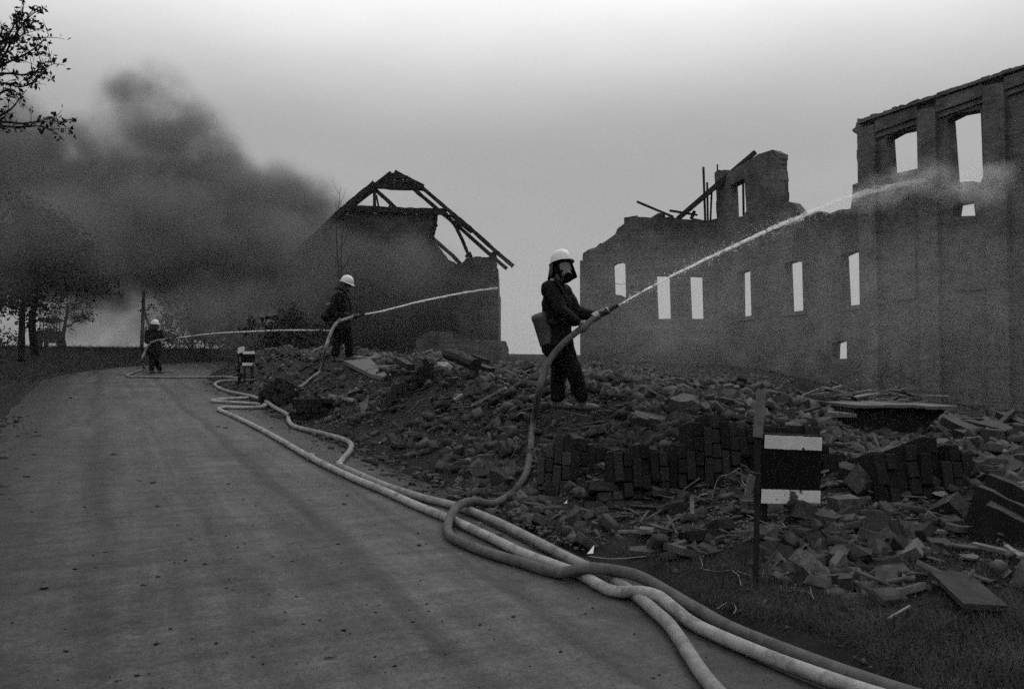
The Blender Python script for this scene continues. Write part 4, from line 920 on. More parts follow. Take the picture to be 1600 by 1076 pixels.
# near tree at the left: only the tips of its limbs reach into the photo
nt = V((-2.9, 8.2, 0)); nt.z = surf(nt.x, nt.y) - .1; ND = 8.6
root = empty('tree', nt); tag(root, 'near tree whose leafy branch tips reach in at the upper left edge', 'tree'); mb = MB(); tips = []; tw = MB()
tr_ = spline([nt, nt + V((.05, 0, 1.4)), nt + V((-.05, .1, 2.8)), nt + V((.1, .1, 4.2)), nt + V((0, .2, 5.6)), nt + V((.1, .2, 7.2))], 4); mb.tube([p - nt for p in tr_], [lerp(.19, .05, i / (len(tr_) - 1)) for i in range(len(tr_))], 10)
def trunk_at(z): return min(tr_, key=lambda p: abs(p.z - z))
LIMBS = [([(-60, 150), (0, 95), (18, 65), (34, 40), (53, 13)], 1), ([(-60, 130), (0, 84), (14, 55), (24, 36), (36, 17)], 1), ([(-50, 150), (0, 105), (30, 90), (55, 75), (76, 56)], .9), ([(-60, 150), (0, 117), (36, 117), (60, 110), (84, 100)], .9), ([(-60, 160), (0, 131), (30, 136), (52, 128), (72, 112)], .7),
         ([(-50, 215), (0, 192), (35, 193), (66, 190), (101, 196)], .8), ([(-60, 222), (0, 199), (30, 199), (60, 197), (84, 203)], .6), ([(-60, 215), (0, 181), (18, 170), (30, 155), (42, 140)], 0), ([(-40, 110), (0, 70), (10, 60), (22, 62), (40, 52)], .9), ([(-50, 170), (0, 146), (10, 142), (18, 146), (14, 155)], .5)]
for pts, lf in LIMBS:
    dz = rng.uniform(-.25, .3); q = [P(x, y, ND + dz) for x, y in pts]; st = trunk_at(q[0].z - .6); pl = spline([st] + q, 5); mb.tube([p - nt for p in pl], [lerp(.032, .0035, (i / (len(pl) - 1)) ** .5) for i in range(len(pl))], 5)
    for k in range(int(8 + 16 * lf)):
        i = rng.randint(len(pl) // 3, len(pl) - 1); d_ = ((pl[min(i + 1, len(pl) - 1)] - pl[i - 1]).normalized() * .7 + V((rng.gauss(0, .6), rng.gauss(0, .6), rng.gauss(.1, .6)))).normalized(); a = pl[i]; L_ = rng.uniform(.08, .26); c = a + d_ * L_ + V((0, 0, rng.uniform(-.01, .03)))
        mb.tube([a - nt, (a + c) / 2 - nt + V((0, 0, .008)), c - nt], [.004, .003, .0018], 4, False)
        if lf: 
            for j in range(int(4 * lf) + 1): tips.append(a.lerp(c, rng.uniform(.2, 1.05)) - nt)
    if lf: 
        for j in range(int(14 * lf)): i = rng.randint(int(len(pl) * .55), len(pl) - 1); tips.append(pl[i] - nt)
back = []
for k in range(9):
    z = rng.uniform(2.6, 6.6); a = trunk_at(nt.z + z); an = rng.uniform(2.1, 3.9); grow(mb, a - nt, V((math.cos(an), math.sin(an), .5)).normalized(), rng.uniform(.9, 1.3), .05, 1, back, .25, 3)
mb.build('trunk', M['bark'], root, True)
leafmesh('crown', tips, .064, M['leaf'], root, .014, .5); leafmesh('crown', [back[rng.randrange(len(back))] for _ in range(5000)], .07, M['leaf'], root, .06, .5)
# ------------------------------------------------------------------ shrubs and saplings behind the far firefighter, in the smoke
def shrub(label, px, py, d, w, h, n, leaf=.17, bare=False):
    q = P(px, py, d); q.z = surf(q.x, q.y) - .05; root = empty('shrub', q); tag(root, label, 'shrub', 'shrubs in the smoke left of the burnt house'); mb = MB(); tips = []
    for k in range(7 if not bare else 5):
        an = rng.uniform(0, 6.28); grow(mb, V((math.cos(an) * w * .15, math.sin(an) * w * .15, 0)), V((math.cos(an) * w * .45, math.sin(an) * w * .45, h)).normalized(), h * rng.uniform(.7, 1), .025, 1, tips, .3, 2 if bare else 3, (2, 3))
    mb.build('stem', M['bark'], root, True)
    if n: leafmesh('foliage', [tips[rng.randrange(len(tips))] for _ in range(n)], leaf, M['leaf'], root, .1)
for i, (px, py, d, w, h, n, lb) in enumerate(((275, 552, 44, 2.2, 2.3, 1500, 'broad shrub directly right of the far firefighter'), (305, 552, 42, 2.2, 2.8, 1700, 'tall shrub right of the broad one near the far firefighter'), (335, 550, 40, 2.4, 2.4, 1700, 'rounded shrub behind the striped marker post'), (258, 555, 47, 1.6, 1.3, 800, 'low shrub at the foot of the utility pole'), (372, 548, 38, 2.6, 2.6, 1800, 'dense shrub above the small striped board'), (410, 546, 35, 2.4, 2.2, 1500, 'shrub in front of the thick smoke'), (450, 545, 31, 2.4, 1.9, 1400, 'low shrub left of the second firefighter'), (8, 552, 46, 2.2, 1.1, 900, 'low scrub at the left edge behind the straight trunk'), (490, 542, 30, 2.0, 1.6, 1000, 'scrub right behind the second firefighter'))):
    shrub(lb, px, py, d, w, h * .82, int(n * .85))
for i, (px, d, h) in enumerate(((528, 27, 6.2), (535, 27.5, 5.4), (318, 40, 3.4), (396, 33, 2.2))):
    q = P(px, 548, d); q.z = surf(q.x, q.y) - .1; root = empty('sapling', q); tag(root, ['thin bare sapling rising above the second firefighter, taller one', 'thin bare sapling rising above the second firefighter, shorter one', 'bare sapling among the shrubs near the far firefighter', 'bare sapling near the collapsed beams in the smoke'][i], 'sapling', 'bare saplings'); mb = MB(); tp_ = []
    pts = spline([V((0, 0, 0)), V((.1, 0, h * .35)), V((-.05, .1, h * .7)), V((.05, 0, h))], 5); mb.tube(pts, [lerp(.03, .006, k / (len(pts) - 1)) for k in range(len(pts))], 5)
    for k in range(12): j = rng.randint(5, len(pts) - 1); an = rng.uniform(0, 6.28); mb.tube([pts[j], pts[j] + V((math.cos(an) * .25, math.sin(an) * .25, .3)), pts[j] + V((math.cos(an) * .4, math.sin(an) * .4, .7))], [.01, .007, .004], 4)
    mb.build('stem', M['bark'], root, True)
for (x0, y0, d0, x1, y1, d1, w, lb) in ((428, 494, 31, 458, 510, 30, .13, 'charred rafter slanting down in the smoke left of the second firefighter'), (446, 515, 29, 505, 540, 28, .09, 'thin burnt pole leaning behind the second firefighter'), (440, 500, 30.5, 470, 498, 30, .1, 'broken rafter end lying level in the smoke')):
    timber('charred_beam', P(x0, y0, d0), P(x1, y1, d1), w, w, M['char'], lb, 'beam')
# ------------------------------------------------------------------ fallen pieces of brick wall: every brick of the faces is a part
BR = []
for k in range(4):
    bm = bmesh.new(); bmesh.ops.create_cube(bm, size=1)
    for v in bm.verts: v.co += V((rng.uniform(-.03, .03), rng.uniform(-.05, .05), rng.uniform(-.04, .04)))
    bmesh.ops.bevel(bm, geom=bm.edges[:], offset=.045, segments=1, affect='EDGES'); me = bpy.data.meshes.new('brick'); bm.to_mesh(me); bm.free(); me.materials.append(M['brick_dark']); BR.append(me)
    me2 = me.copy(); me2.materials.clear(); me2.materials.append(M['brick']); BR.append(me2)
def inside(p, poly):
    c = False; n = len(poly)
    for i in range(n):
        (x0, y0), (x1, y1) = poly[i], poly[i - 1]
        if (y0 > p[1]) != (y1 > p[1]) and p[0] < (x1 - x0) * (p[1] - y0) / (y1 - y0) + x0: c = not c
    return c
CLR = []
def masonry(label, outline, d, yawd=0., lean=12, thick=.36, vertical=True, bl=.25, bh=.071, m='brick_dark', loose=.05, roll=0.):
    """outline: photo pixels of the face; the slab stands about d metres off, leaning back by lean degrees"""
    cx = sum(p[0] for p in outline) / len(outline); by = max(p[1] for p in outline); o = P(cx, by, d); o.z = min(o.z, surf(o.x, o.y)) - .03
    CLR.append((P(cx, by, d), (max(p[0] for p in outline) - min(p[0] for p in outline)) * d / FPX / 2))
    root = empty('brick_wall_chunk', o); tag(root, label, 'brick wall chunk', 'fallen pieces of brick wall')
    a = R_(yawd); u = RT * math.cos(a) + F0 * math.sin(a); bk = F0 * math.cos(a) - RT * math.sin(a); l = R_(lean); v = UPZ * math.cos(l) + bk * math.sin(l); w = bk * math.cos(l) - UPZ * math.sin(l)
    def uv(px, py):
        r = ray(px, py); s = (P(cx, by, d) - EYE).dot(w) / r.dot(w); q = EYE + r * s - P(cx, by, d); return (q.dot(u), q.dot(v))
    poly = [uv(*p) for p in outline]; ro = R_(roll); uu = u * math.cos(ro) + v * math.sin(ro); vv = v * math.cos(ro) - u * math.sin(ro)
    cs, sn = math.cos(ro), math.sin(ro); poly = [(p[0] * cs + p[1] * sn, -p[0] * sn + p[1] * cs) for p in poly]
    umin, umax = min(p[0] for p in poly), max(p[0] for p in poly); vmin, vmax = min(p[1] for p in poly), max(p[1] for p in poly)
    if vertical: A0, A1, B0, B1, ea, eb = umin, umax, vmin - .12, vmax, uu, vv
    else: A0, A1, B0, B1, ea, eb = vmin - .08, vmax, umin, umax, vv, uu
    rows = int((A1 - A0) / (bh + .007)) + 1; core = MB(); Rm = Matrix((eb, ea, w)).transposed(); cnt = 0; cells = []
    for i in range(rows):
        ca = A0 + (i + .5) * (bh + .007); hd = i % 2; L_ = bl if not hd else bl * .48; off = (0, .13, .06, .19)[i % 4]; x = B0 - off
        while x < B1:
            cb_ = x + L_ / 2; pt = (ca, cb_) if vertical else (cb_, ca)
            if inside(pt, poly): cells.append((ca, cb_, L_, hd))
            x += L_ + .007
    for ca, cb_, L_, hd in cells:
        c = ea * ca + eb * cb_
        core.box(c + w * (thick * .5 + .03), (L_ + .016, bh + .016, thick - .03), Rm)
        edge = 0
        pr = rng.uniform(-.009, .014) - (.03 if rng.random() < loose else 0)
        if cnt < 290 and rng.random() > .06:
            b_ = inst('brick', BR[rng.randrange(4) * 2 + (0 if m == 'brick_dark' else 1)], root); q = Rm @ Matrix.Rotation(rng.gauss(0, .04), 3, 'Z') @ Matrix.Rotation(rng.gauss(0, .03), 3, 'X')
            b_.matrix_basis = Matrix.Translation(c + w * (.055 + pr)) @ q.to_4x4() @ Matrix.Diagonal((L_, bh, .115, 1)); cnt += 1
    core.build('mortar_core', M['mortar'], root); return root
dA_ = depth(hit(1080, 772))
masonry('large fallen slab of brick wall standing on edge between masked firefighter and striped board', [(962, 768), (962, 735), (972, 708), (984, 702), (1000, 690), (1012, 683), (1028, 690), (1040, 702), (1052, 690), (1066, 692), (1078, 688), (1086, 664), (1090, 650), (1110, 640), (1120, 630), (1132, 628), (1142, 640), (1150, 648), (1166, 652), (1180, 668), (1186, 700), (1182, 768)], dA_ + .02, 4, 10, .42)
dB_ = depth(hit(1450, 782))
masonry('wide fallen slab of brick wall with stepped right edge beside the timber pile', [(1376, 776), (1374, 735), (1372, 720), (1388, 700), (1400, 684), (1424, 672), (1445, 668), (1462, 674), (1478, 684), (1500, 692), (1520, 704), (1538, 718), (1546, 735), (1546, 776)], dB_ + .0, -4, 14, .4)
dC_ = depth(hit(905, 752))
masonry('jagged upright piece of brick wall left of the large slab', [(866, 752), (868, 728), (880, 712), (896, 706), (905, 690), (924, 684), (930, 700), (946, 702), (957, 722), (960, 748), (940, 752)], dC_ + .05, 14, 8, .3, roll=-6)
dD_ = depth(hit(1290, 780))
masonry('dark piece of brick wall directly behind the striped board', [(1196, 790), (1196, 664), (1240, 660), (1284, 664), (1300, 690), (1312, 720), (1312, 780)], dD_ + .45, 0, 6, .35, vertical=False)
dE_ = depth(hit(850, 772))
masonry('brick wall corner with pale mortar top beside the hanging hose', [(838, 768), (838, 735), (842, 700), (846, 682), (876, 684), (890, 698), (890, 745), (880, 768)], dE_ - .05, -22, 8, .3, m='brick', loose=.3)
dG_ = depth(hit(975, 790))
masonry('squat block of masonry lying in front of the large brick slab', [(926, 786), (928, 745), (944, 738), (975, 734), (1000, 740), (1012, 762), (1012, 788)], dG_ - .12, 5, 22, .32, vertical=False, m='brick')
masonry('piece of brick wall on the mound between the second firefighter and the house', [(640, 602), (636, 588), (650, 570), (664, 562), (678, 570), (684, 590), (690, 604)], depth(hit(660, 606)), 6, 12, .35)
masonry('square dark block of brickwork at the rubble edge near the hose bend', [(457, 655), (457, 622), (470, 619), (512, 622), (514, 653)], depth(hit(484, 656)), 8, 3, .5, vertical=False)
masonry('dark jagged brickwork lump beside the zigzag hose', [(404, 632), (404, 610), (414, 598), (432, 592), (450, 600), (462, 612), (450, 628), (436, 634)], depth(hit(430, 636)), -10, 18, .4)
masonry('dark brick lump above the broken white stake', [(596, 632), (600, 615), (616, 604), (632, 600), (646, 604), (650, 618), (640, 630)], depth(hit(622, 634)), 10, 20, .4)
masonry('rough dark lump of brickwork lying left of the steel post', [(1090, 838), (1092, 815), (1104, 800), (1122, 792), (1142, 796), (1152, 815), (1154, 838)], depth(hit(1122, 842)) - .1, 8, 24, .3, vertical=False, loose=.2)
# ------------------------------------------------------------------ boulders, slabs, single pieces that stand out
def hullmesh(name, n, flat, m, seed, bev=.0, size=1.):
    r = random.Random(seed); bm = bmesh.new()
    for k in range(n):
        v = V((r.gauss(0, 1), r.gauss(0, 1), r.gauss(0, 1))).normalized() * r.uniform(.75, 1); v.z *= flat; bm.verts.new(v * .5)
    g = bmesh.ops.convex_hull(bm, input=bm.verts); bmesh.ops.delete(bm, geom=list({e for e in g['geom_interior'] + g['geom_unused'] if isinstance(e, bmesh.types.BMVert)}), context='VERTS')
    if bev: bmesh.ops.bevel(bm, geom=bm.edges[:], offset=bev, segments=1, affect='EDGES')
    me = bpy.data.meshes.new(name); bm.to_mesh(me); bm.free(); me.materials.append(m); return me
def fragmesh(name, m, seed):
    r = random.Random(seed); bm = bmesh.new(); bmesh.ops.create_cube(bm, size=1, matrix=Matrix.Diagonal((r.uniform(.85, 1.1), r.uniform(.6, .85), r.uniform(.38, .7), 1)))
    for v in bm.verts: v.co += V((r.uniform(-.06, .06), r.uniform(-.06, .06), r.uniform(-.06, .06)))
    for k in range(r.randint(4, 6)):
        n = V((r.choice((-1, 1)) * r.uniform(.3, 1), r.choice((-1, 1)) * r.uniform(.2, 1), r.choice((-1, 1)) * r.uniform(0, .8))).normalized(); h = max(v.co.dot(n) for v in bm.verts)
        g = bmesh.ops.bisect_plane(bm, geom=bm.verts[:] + bm.edges[:] + bm.faces[:], plane_co=n * (h - r.uniform(.08, .24)), plane_no=n, clear_outer=True)
        ed = [e for e in g['geom_cut'] if isinstance(e, bmesh.types.BMEdge)]
        if ed: bmesh.ops.contextual_create(bm, geom=ed)
    bmesh.ops.triangulate(bm, faces=bm.faces[:]); bmesh.ops.recalc_face_normals(bm, faces=bm.faces[:])
    me = bpy.data.meshes.new(name); bm.to_mesh(me); bm.free(); me.materials.append(m); return me
CH = [fragmesh('rubble_chunk', M['rubble'], 10 + k) for k in range(14)]
CHP = [hullmesh('plaster_lump', 13, .6, M['plaster'], 60 + k) for k in range(5)]
def shardmesh(name, m, seed, th):
    r = random.Random(seed); n = r.randint(4, 6); a0 = r.uniform(0, 6); pts = [(.5 * math.cos(a0 + 6.283 * k / n + r.uniform(-.25, .25)) * r.uniform(.75, 1.05), .36 * math.sin(a0 + 6.283 * k / n + r.uniform(-.25, .25)) * r.uniform(.75, 1.05)) for k in range(n)]
    vs, fs = slab(pts, [], lambda u, v, w: V((u, v, -w + .03 * math.sin(u * 5 + seed))), th); return mesh(name, vs, fs, m)
SH = [shardmesh('slate_shard', M['slate'], 90 + k, r_) for k, r_ in enumerate((.1, .12, .16, .1, .2, .14, .12, .18, .1, .15))]
BK = []
for k in range(6):
    bm = bmesh.new(); bmesh.ops.create_cube(bm, size=1, matrix=Matrix.Diagonal((.25, .12, .072, 1)))
    for v in bm.verts:
        v.co += V((rng.uniform(-.006, .006), rng.uniform(-.005, .005), rng.uniform(-.004, .004)))
        if k > 2 and v.co.x > 0: v.co.x -= rng.uniform(.03, .13)
    bmesh.ops.bevel(bm, geom=bm.edges[:], offset=.006, segments=1, affect='EDGES'); me = bpy.data.meshes.new('loose_brick'); bm.to_mesh(me); bm.free(); me.materials.append(M['brick']); BK.append(me)
def rest(px, py, lift=0): q = hit(px, py); return V((q.x, q.y, gh(q.x, q.y) + lift))
def single(name, me, px, py, wpx, flat, label, cat, rot=None, lift=.0, m=None):
    q = rest(px, py); s = wpx * depth(q) / FPX; o = inst(name, me.copy() if m else me, None, q + V((0, 0, s * flat * .28 + lift)), rot or (rng.uniform(-.3, .3), rng.uniform(-.3, .3), rng.uniform(0, 6)), (s, s, s * flat / .75 if 'shard' not in me.name else s))
    if m: o.data.materials.clear(); o.data.materials.append(m)
    return tag(o, label, cat)
single('boulder', CH[0], 1345, 772, 62, .75, 'big oblong stone lying end up left of the wide brick slab', 'stone', (.7, .5, .4))
single('boulder', CH[1], 1320, 752, 36, 1.0, 'angular stone block resting right of the striped board', 'stone')
single('boulder', CH[2], 1318, 800, 40, .9, 'square dark stone below the striped board', 'stone')
single('boulder', CH[3], 1348, 788, 34, .5, 'flat pale stone beside the square dark stone', 'stone')
single('boulder', CH[4], 1256, 806, 46, .65, 'pale speckled stone directly under the striped board', 'stone')
single('boulder', CH[5], 1552, 690, 34, .8, 'rounded stone below the black timber pile', 'stone')
single('boulder', CH[6], 1585, 678, 30, 1., 'stone propped against the black timber pile at the photo edge', 'stone')
single('boulder', CH[7], 1068, 640, 44, .6, 'pale lump of mortar on top of the large brick slab', 'stone')
single('boulder', CH[8], 1085, 622, 30, .8, 'rounded rubble lump on the crest behind the large brick slab', 'stone')
single('boulder', CH[9], 1000, 660, 34, .6, 'slanting stone right of the masked firefighter boots', 'stone')
single('boulder', CH[10], 930, 676, 30, .5, 'pale angled stone below the masked firefighter boots', 'stone')
single('boulder', CH[11], 1290, 820, 44, .6, 'broad stone at the foot of the striped board', 'stone')
single('boulder', CH[12], 1170, 800, 36, .9, 'stone leaning on the thin steel post', 'stone')
single('boulder', CH[13], 1060, 800, 30, .8, 'stone left of the rough brick lump', 'stone')
single('plaster_lump', CHP[0], 700, 578, 40, .45, 'pale lump of plaster on the mound below the charred balks', 'plaster')
single('plaster_lump', CHP[1], 1530, 750, 40, .5, 'ragged pale mortar lump beside the wide brick slab', 'plaster')
single('plaster_lump', CHP[2], 1470, 778, 30, .6, 'folded pale plaster piece at the foot of the wide brick slab', 'plaster')
for i, (x, y, w, lb) in enumerate(((1190, 858, 56, 'long flat stone left of the steel post base'), (1075, 868, 90, 'longest flat slab lying in the dry grass'), (1008, 866, 62, 'flat slab left of the longest slab in the grass'), (1110, 850, 60, 'flat slab leaning above the longest slab'), (1010, 832, 40, 'small pale slab under the squat masonry block'), (1500, 830, 64, 'thin flat slab in front of the dark panel'), (1470, 836, 40, 'short flat slab left of the thin one'), (1505, 858, 36, 'hexagonal slab near the pale lath'), (1515, 876, 34, 'pale wedge stone just below the pale lath'), (1430, 826, 60, 'long tilted slab in the rubble right of the board'), (1540, 790, 60, 'dark slate leaning at the end of the wide brick slab'), (890, 754, 50, 'pale slate standing tilted below the jagged brick piece'), (850, 800, 46, 'flat pale slate by the hose bend'), (1330, 880, 60, 'dark flat block in the gravelly rubble'))):
    single('flat_stone', SH[i % 10], x, y, w, .3, lb, 'stone', (rng.uniform(-.2, .25), rng.uniform(-.2, .2), rng.uniform(-.5, .5)), .02)
# concrete slab and plates under the second firefighter
def plate(name, px, m, label, cat, th=.08, lift=.05, dd=None):
    qs = [hit(x, y) for x, y in px]; c = sum(qs, V()) / len(qs); zt = max(gh(q.x, q.y) for q in qs) + lift
    A_ = np.array([[q.x - c.x, q.y - c.y, 1] for q in qs]); zz = np.array([gh(q.x, q.y) for q in qs]); co = np.linalg.lstsq(A_, zz, rcond=None)[0]
    pts = [(q.x - c.x, q.y - c.y) for q in qs]
    vs, fs = slab(pts, [], lambda u, v, w: V((u, v, co[0] * u + co[1] * v - w)), th); o = obj(name, vs, fs, m); fixnormals(o); o.location = (c.x, c.y, co[2] + lift); return tag(o, label, cat)
plate('concrete_slab', [(538, 568), (578, 566), (604, 588), (600, 596), (580, 592)], M['concrete'], 'tilted concrete slab at the feet of the second firefighter', 'slab', .07, .07)
plate('concrete_slab', [(552, 562), (588, 556), (596, 561), (580, 566)], M['concrete'], 'small flat slab just right of the second firefighter boots', 'slab', .05, .07)
plate('concrete_slab', [(570, 574), (612, 576), (606, 582), (574, 580)], M['concrete'], 'pale plate lying right of the tilted concrete slab', 'slab', .05, .06)
# charred balks on the mound
def balk(label, a, b, da, db, w, h, m=M['char'], name='charred_balk', cat='beam', nseg=5, jit=.1): return timber(name, P(*a, da), P(*b, db), w, h, m, label, cat, None, jit, nseg)
d_ = depth(hit(720, 588))
lg0, lg1 = P(697, 553, d_), P(744, 570, d_ - .7); mb = MB(); pts = spline([lg0, lg0.lerp(lg1, .35) + V((0, 0, .02)), lg0.lerp(lg1, .7), lg1], 4); c_0 = (lg0 + lg1) / 2
mb.tube([p - c_0 for p in pts], [9.5 * d_ / FPX * (1 + .16 * noise.noise(V((i * .9, 2, 7)))) * (.7 if i == 0 else 1) for i in range(len(pts))], 9); lgo = mb.build('charred_log', M['char'], None); lgo.location = c_0; tag(lgo, 'thick charred log with rounded end lying across the mound crest', 'log')
balk('flat charred plank end right of the thick balk', (734, 566), (768, 578), d_ + .1, d_ - .2, 16 * d_ / FPX, 6 * d_ / FPX)
balk('short dark block of timber right of the charred balk', (738, 558), (764, 566), d_ + .8, d_ + .7, 12 * d_ / FPX, 9 * d_ / FPX)
balk('dark squared timber on the mound left of the thick balk', (622, 562), (642, 574), d_ + 1, d_ + .4, 12 * d_ / FPX, 10 * d_ / FPX)
for i, (a, b, w) in enumerate((((700, 638), (722, 626), .06), ((735, 632), (772, 612), .06), ((690, 646), (708, 634), .05), ((738, 640), (790, 616), .07), ((760, 640), (800, 622), .07), ((600, 596), (640, 588), .05), ((452, 570), (505, 545), .05), ((458, 590), (500, 566), .05), ((440, 562), (470, 558), .04))):
    qa, qb = rest(*a, .05), rest(*b, .08); timber('splintered_lath', qa, qb, w, w * .5, M['wood'] if i % 3 == 0 else M['char'], 'splintered lath lying on the slope of the rubble mound', 'lath', 'laths on the mound slope')
# broken white stake and crossed sticks
qs = rest(566, 652); d_ = depth(qs); st = [(566, 652), (564, 640), (561, 626), (570, 622), (575, 613), (574, 632), (570, 640), (570, 653)]
uvp = [((P(x, y, d_) - P(566, 652, d_)).dot(RT), (P(x, y, d_) - P(566, 652, d_)).z) for x, y in st]; vs, fs = slab(uvp, [], lambda u, v, w: RT * u + UPZ * (v - .03) + F0 * w, .04); o = obj('broken_stake', vs, fs, M['white']); fixnormals(o); o.data.materials[0] = M['stake']; o.location = qs; tag(o, 'broken splintered white stake sticking up at the rubble edge', 'stake')
for a, b, lb in (((515, 622), (554, 637), 'stick lying crossed on another, running down right'), ((510, 633), (556, 620), 'stick lying crossed under another, running up right')):
    timber('stick', rest(*a, .05), rest(*b, .12), .05, .04, M['wood'], lb + ' beside the square brick block', 'stick')
for x, y0, y1, lb in ((527, 634, 618, 'short pale peg standing by the crossed sticks'), (541, 627, 614, 'second short pale peg standing right of the first')):
    q = rest(x, y0); timber('peg', q, P(x, y1, depth(q)), .05, .04, M['wood'], lb, 'peg')
# ------------------------------------------------------------------ timber heaps
tg = 'black timbers in the pile at the right edge'
for i, (a, b, da, db, w, h, lb) in enumerate((((1484, 658), (1572, 700), 9.0, 7.6, .16, .1, 'longest charred timber slanting down the pile'), ((1482, 655), (1512, 674), 9.2, 8.6, .15, .05, 'charred board with paler face at the top left of the pile'), ((1498, 657), (1534, 659), 9.4, 9.2, .1, .08, 'level charred timber on top of the pile'), ((1510, 662), (1600, 682), 8.8, 7.8, .14, .1, 'charred timber running to the photo edge'), ((1520, 676), (1580, 700), 8.4, 7.6, .12, .1, 'second slanting charred timber under the longest'), ((1545, 664), (1578, 678), 8.9, 8.2, .18, .1, 'broad charred plank end in the pile'), ((1560, 665), (1584, 642), 9.2, 9.4, .06, .05, 'thin charred stick crossed upright over the pile'), ((1564, 648), (1610, 668), 9.6, 9.0, .12, .08, 'charred rafter crossing behind the upright stick'), ((1500, 680), (1560, 702), 8.0, 7.4, .14, .12, 'low charred timber deep in the pile'), ((1570, 668), (1620, 666), 9.2, 9.0, .12, .1, 'level charred rafter at the right edge of the pile'), ((1515, 690), (1545, 700), 8., 7.8, .08, .03, 'short pale splinter across the black pile'), ((1540, 700), (1610, 690), 7.6, 7.8, .14, .1, 'lowest charred timber of the pile'))):
    timber('charred_timber', P(*a, da), P(*b, db), w, h, M['char'], lb, 'timber', tg)
dP = depth(hit(1560, 872)) + .35
pn = [P(1518, 792, dP + .15), P(1562, 766, dP + .7), P(1640, 800, dP + .4), P(1640, 872, dP - .2), P(1560, 856, dP)]
for k, (a, b, w, h, m, lb) in enumerate(((P(1536, 770, dP + .5), P(1640, 822, dP + .1), .05, .32, M['char'], 'wide charred board standing on edge at the right photo edge'), (P(1518, 790, dP + .2), P(1630, 842, dP - .15), .06, .3, M['char'], 'charred board standing on edge in front of the wide one'), (P(1530, 812, dP), P(1640, 868, dP - .25), .16, .26, M['char'], 'thick charred beam lying on the ground at the right photo edge'), (P(1556, 756, dP + .6), P(1640, 752, dP + .5), .12, .03, M['wood'], 'pale lath on top of the charred boards, upper'), (P(1568, 764, dP + .5), P(1640, 758, dP + .4), .1, .03, M['wood'], 'pale lath on top of the charred boards, middle'), (P(1580, 772, dP + .4), P(1640, 770, dP + .3), .08, .03, M['wood'], 'pale lath on top of the charred boards, lowest'))):
    timber('charred_board', a, b, w, h, m, lb, 'board', None, .06)
timber('pale_lath', rest(1521, 860, .04), rest(1612, 884, .05), .05, .025, M['wood'], 'long pale lath lying on the ground below the dark boards', 'lath')
timber('pale_lath', rest(1572, 868, .06), rest(1596, 884, .05), .03, .02, M['wood'], 'short pale splinter touching the long lath', 'lath')
# board on the grass
qa, qb = rest(1483, 908, .045), rest(1540, 962, .045); qa_, qb_ = qa, qb; timber('loose_plank', qa, qb, .21, .03, M['plank'], 'smooth wide grey plank lying in the dry grass at lower right', 'plank', None, .03)
timber('stick', rest(1388, 972, .02), rest(1422, 955, .03), .012, .01, M['wood'], 'thin pale stick lying in the grass left of the wide plank', 'stick')
# splintered planks heaped behind the foundation
hd = depth(P(1290, 625, 10.6)); 
for k in range(46):
    x = rng.uniform(1195, 1430); y = lerp(606, 638, rng.random()) + (x - 1290) * .02; y = max(y, 596 + abs(x - 1270) * .12); d_ = rng.uniform(10.4, 12.4); c = P(x, y, d_); an = rng.gauss(.1, .6); L_ = rng.uniform(.25, .9); dr = RT * math.cos(an) + UPZ * math.sin(an) * .45 + F0 * rng.uniform(-.5, .5)
    timber('splintered_plank', c - dr * L_ / 2, c + dr * L_ / 2, rng.uniform(.05, .14), rng.uniform(.02, .04), M['wood'] if rng.random() < .65 else M['char'], 'splintered plank in the tangled heap behind the striped board', 'plank', 'splintered planks heaped behind the striped board', .15, 2)
hc_ = P(1300, 640, 11.6); mb = MB(); vs = []; nn = 24                                 # ash heap carrying the planks
for j in range(nn + 1):
    for i in range(nn + 1):
        u, v = -1 + 2 * i / nn, -1 + 2 * j / nn; r = math.hypot(u, v); x, y = hc_.x + (RT * u * 1.7 + F0 * v * 1.5).x, hc_.y + (RT * u * 1.7 + F0 * v * 1.5).y
        vs.append((x, y, gh(x, y) - .1 + .34 * smooth(1 - r) + .16 * smooth(1 - r) * fbm(x, y, 3.2, 4)))
heap = obj('ash_heap', vs, [(j * (nn + 1) + i, j * (nn + 1) + i + 1, (j + 1) * (nn + 1) + i + 1, (j + 1) * (nn + 1) + i) for j in range(nn) for i in range(nn)], M['mortar'], sm=True); tag(heap, 'heap of ash and rubbish under the splintered planks', 'heap', None, 'stuff')
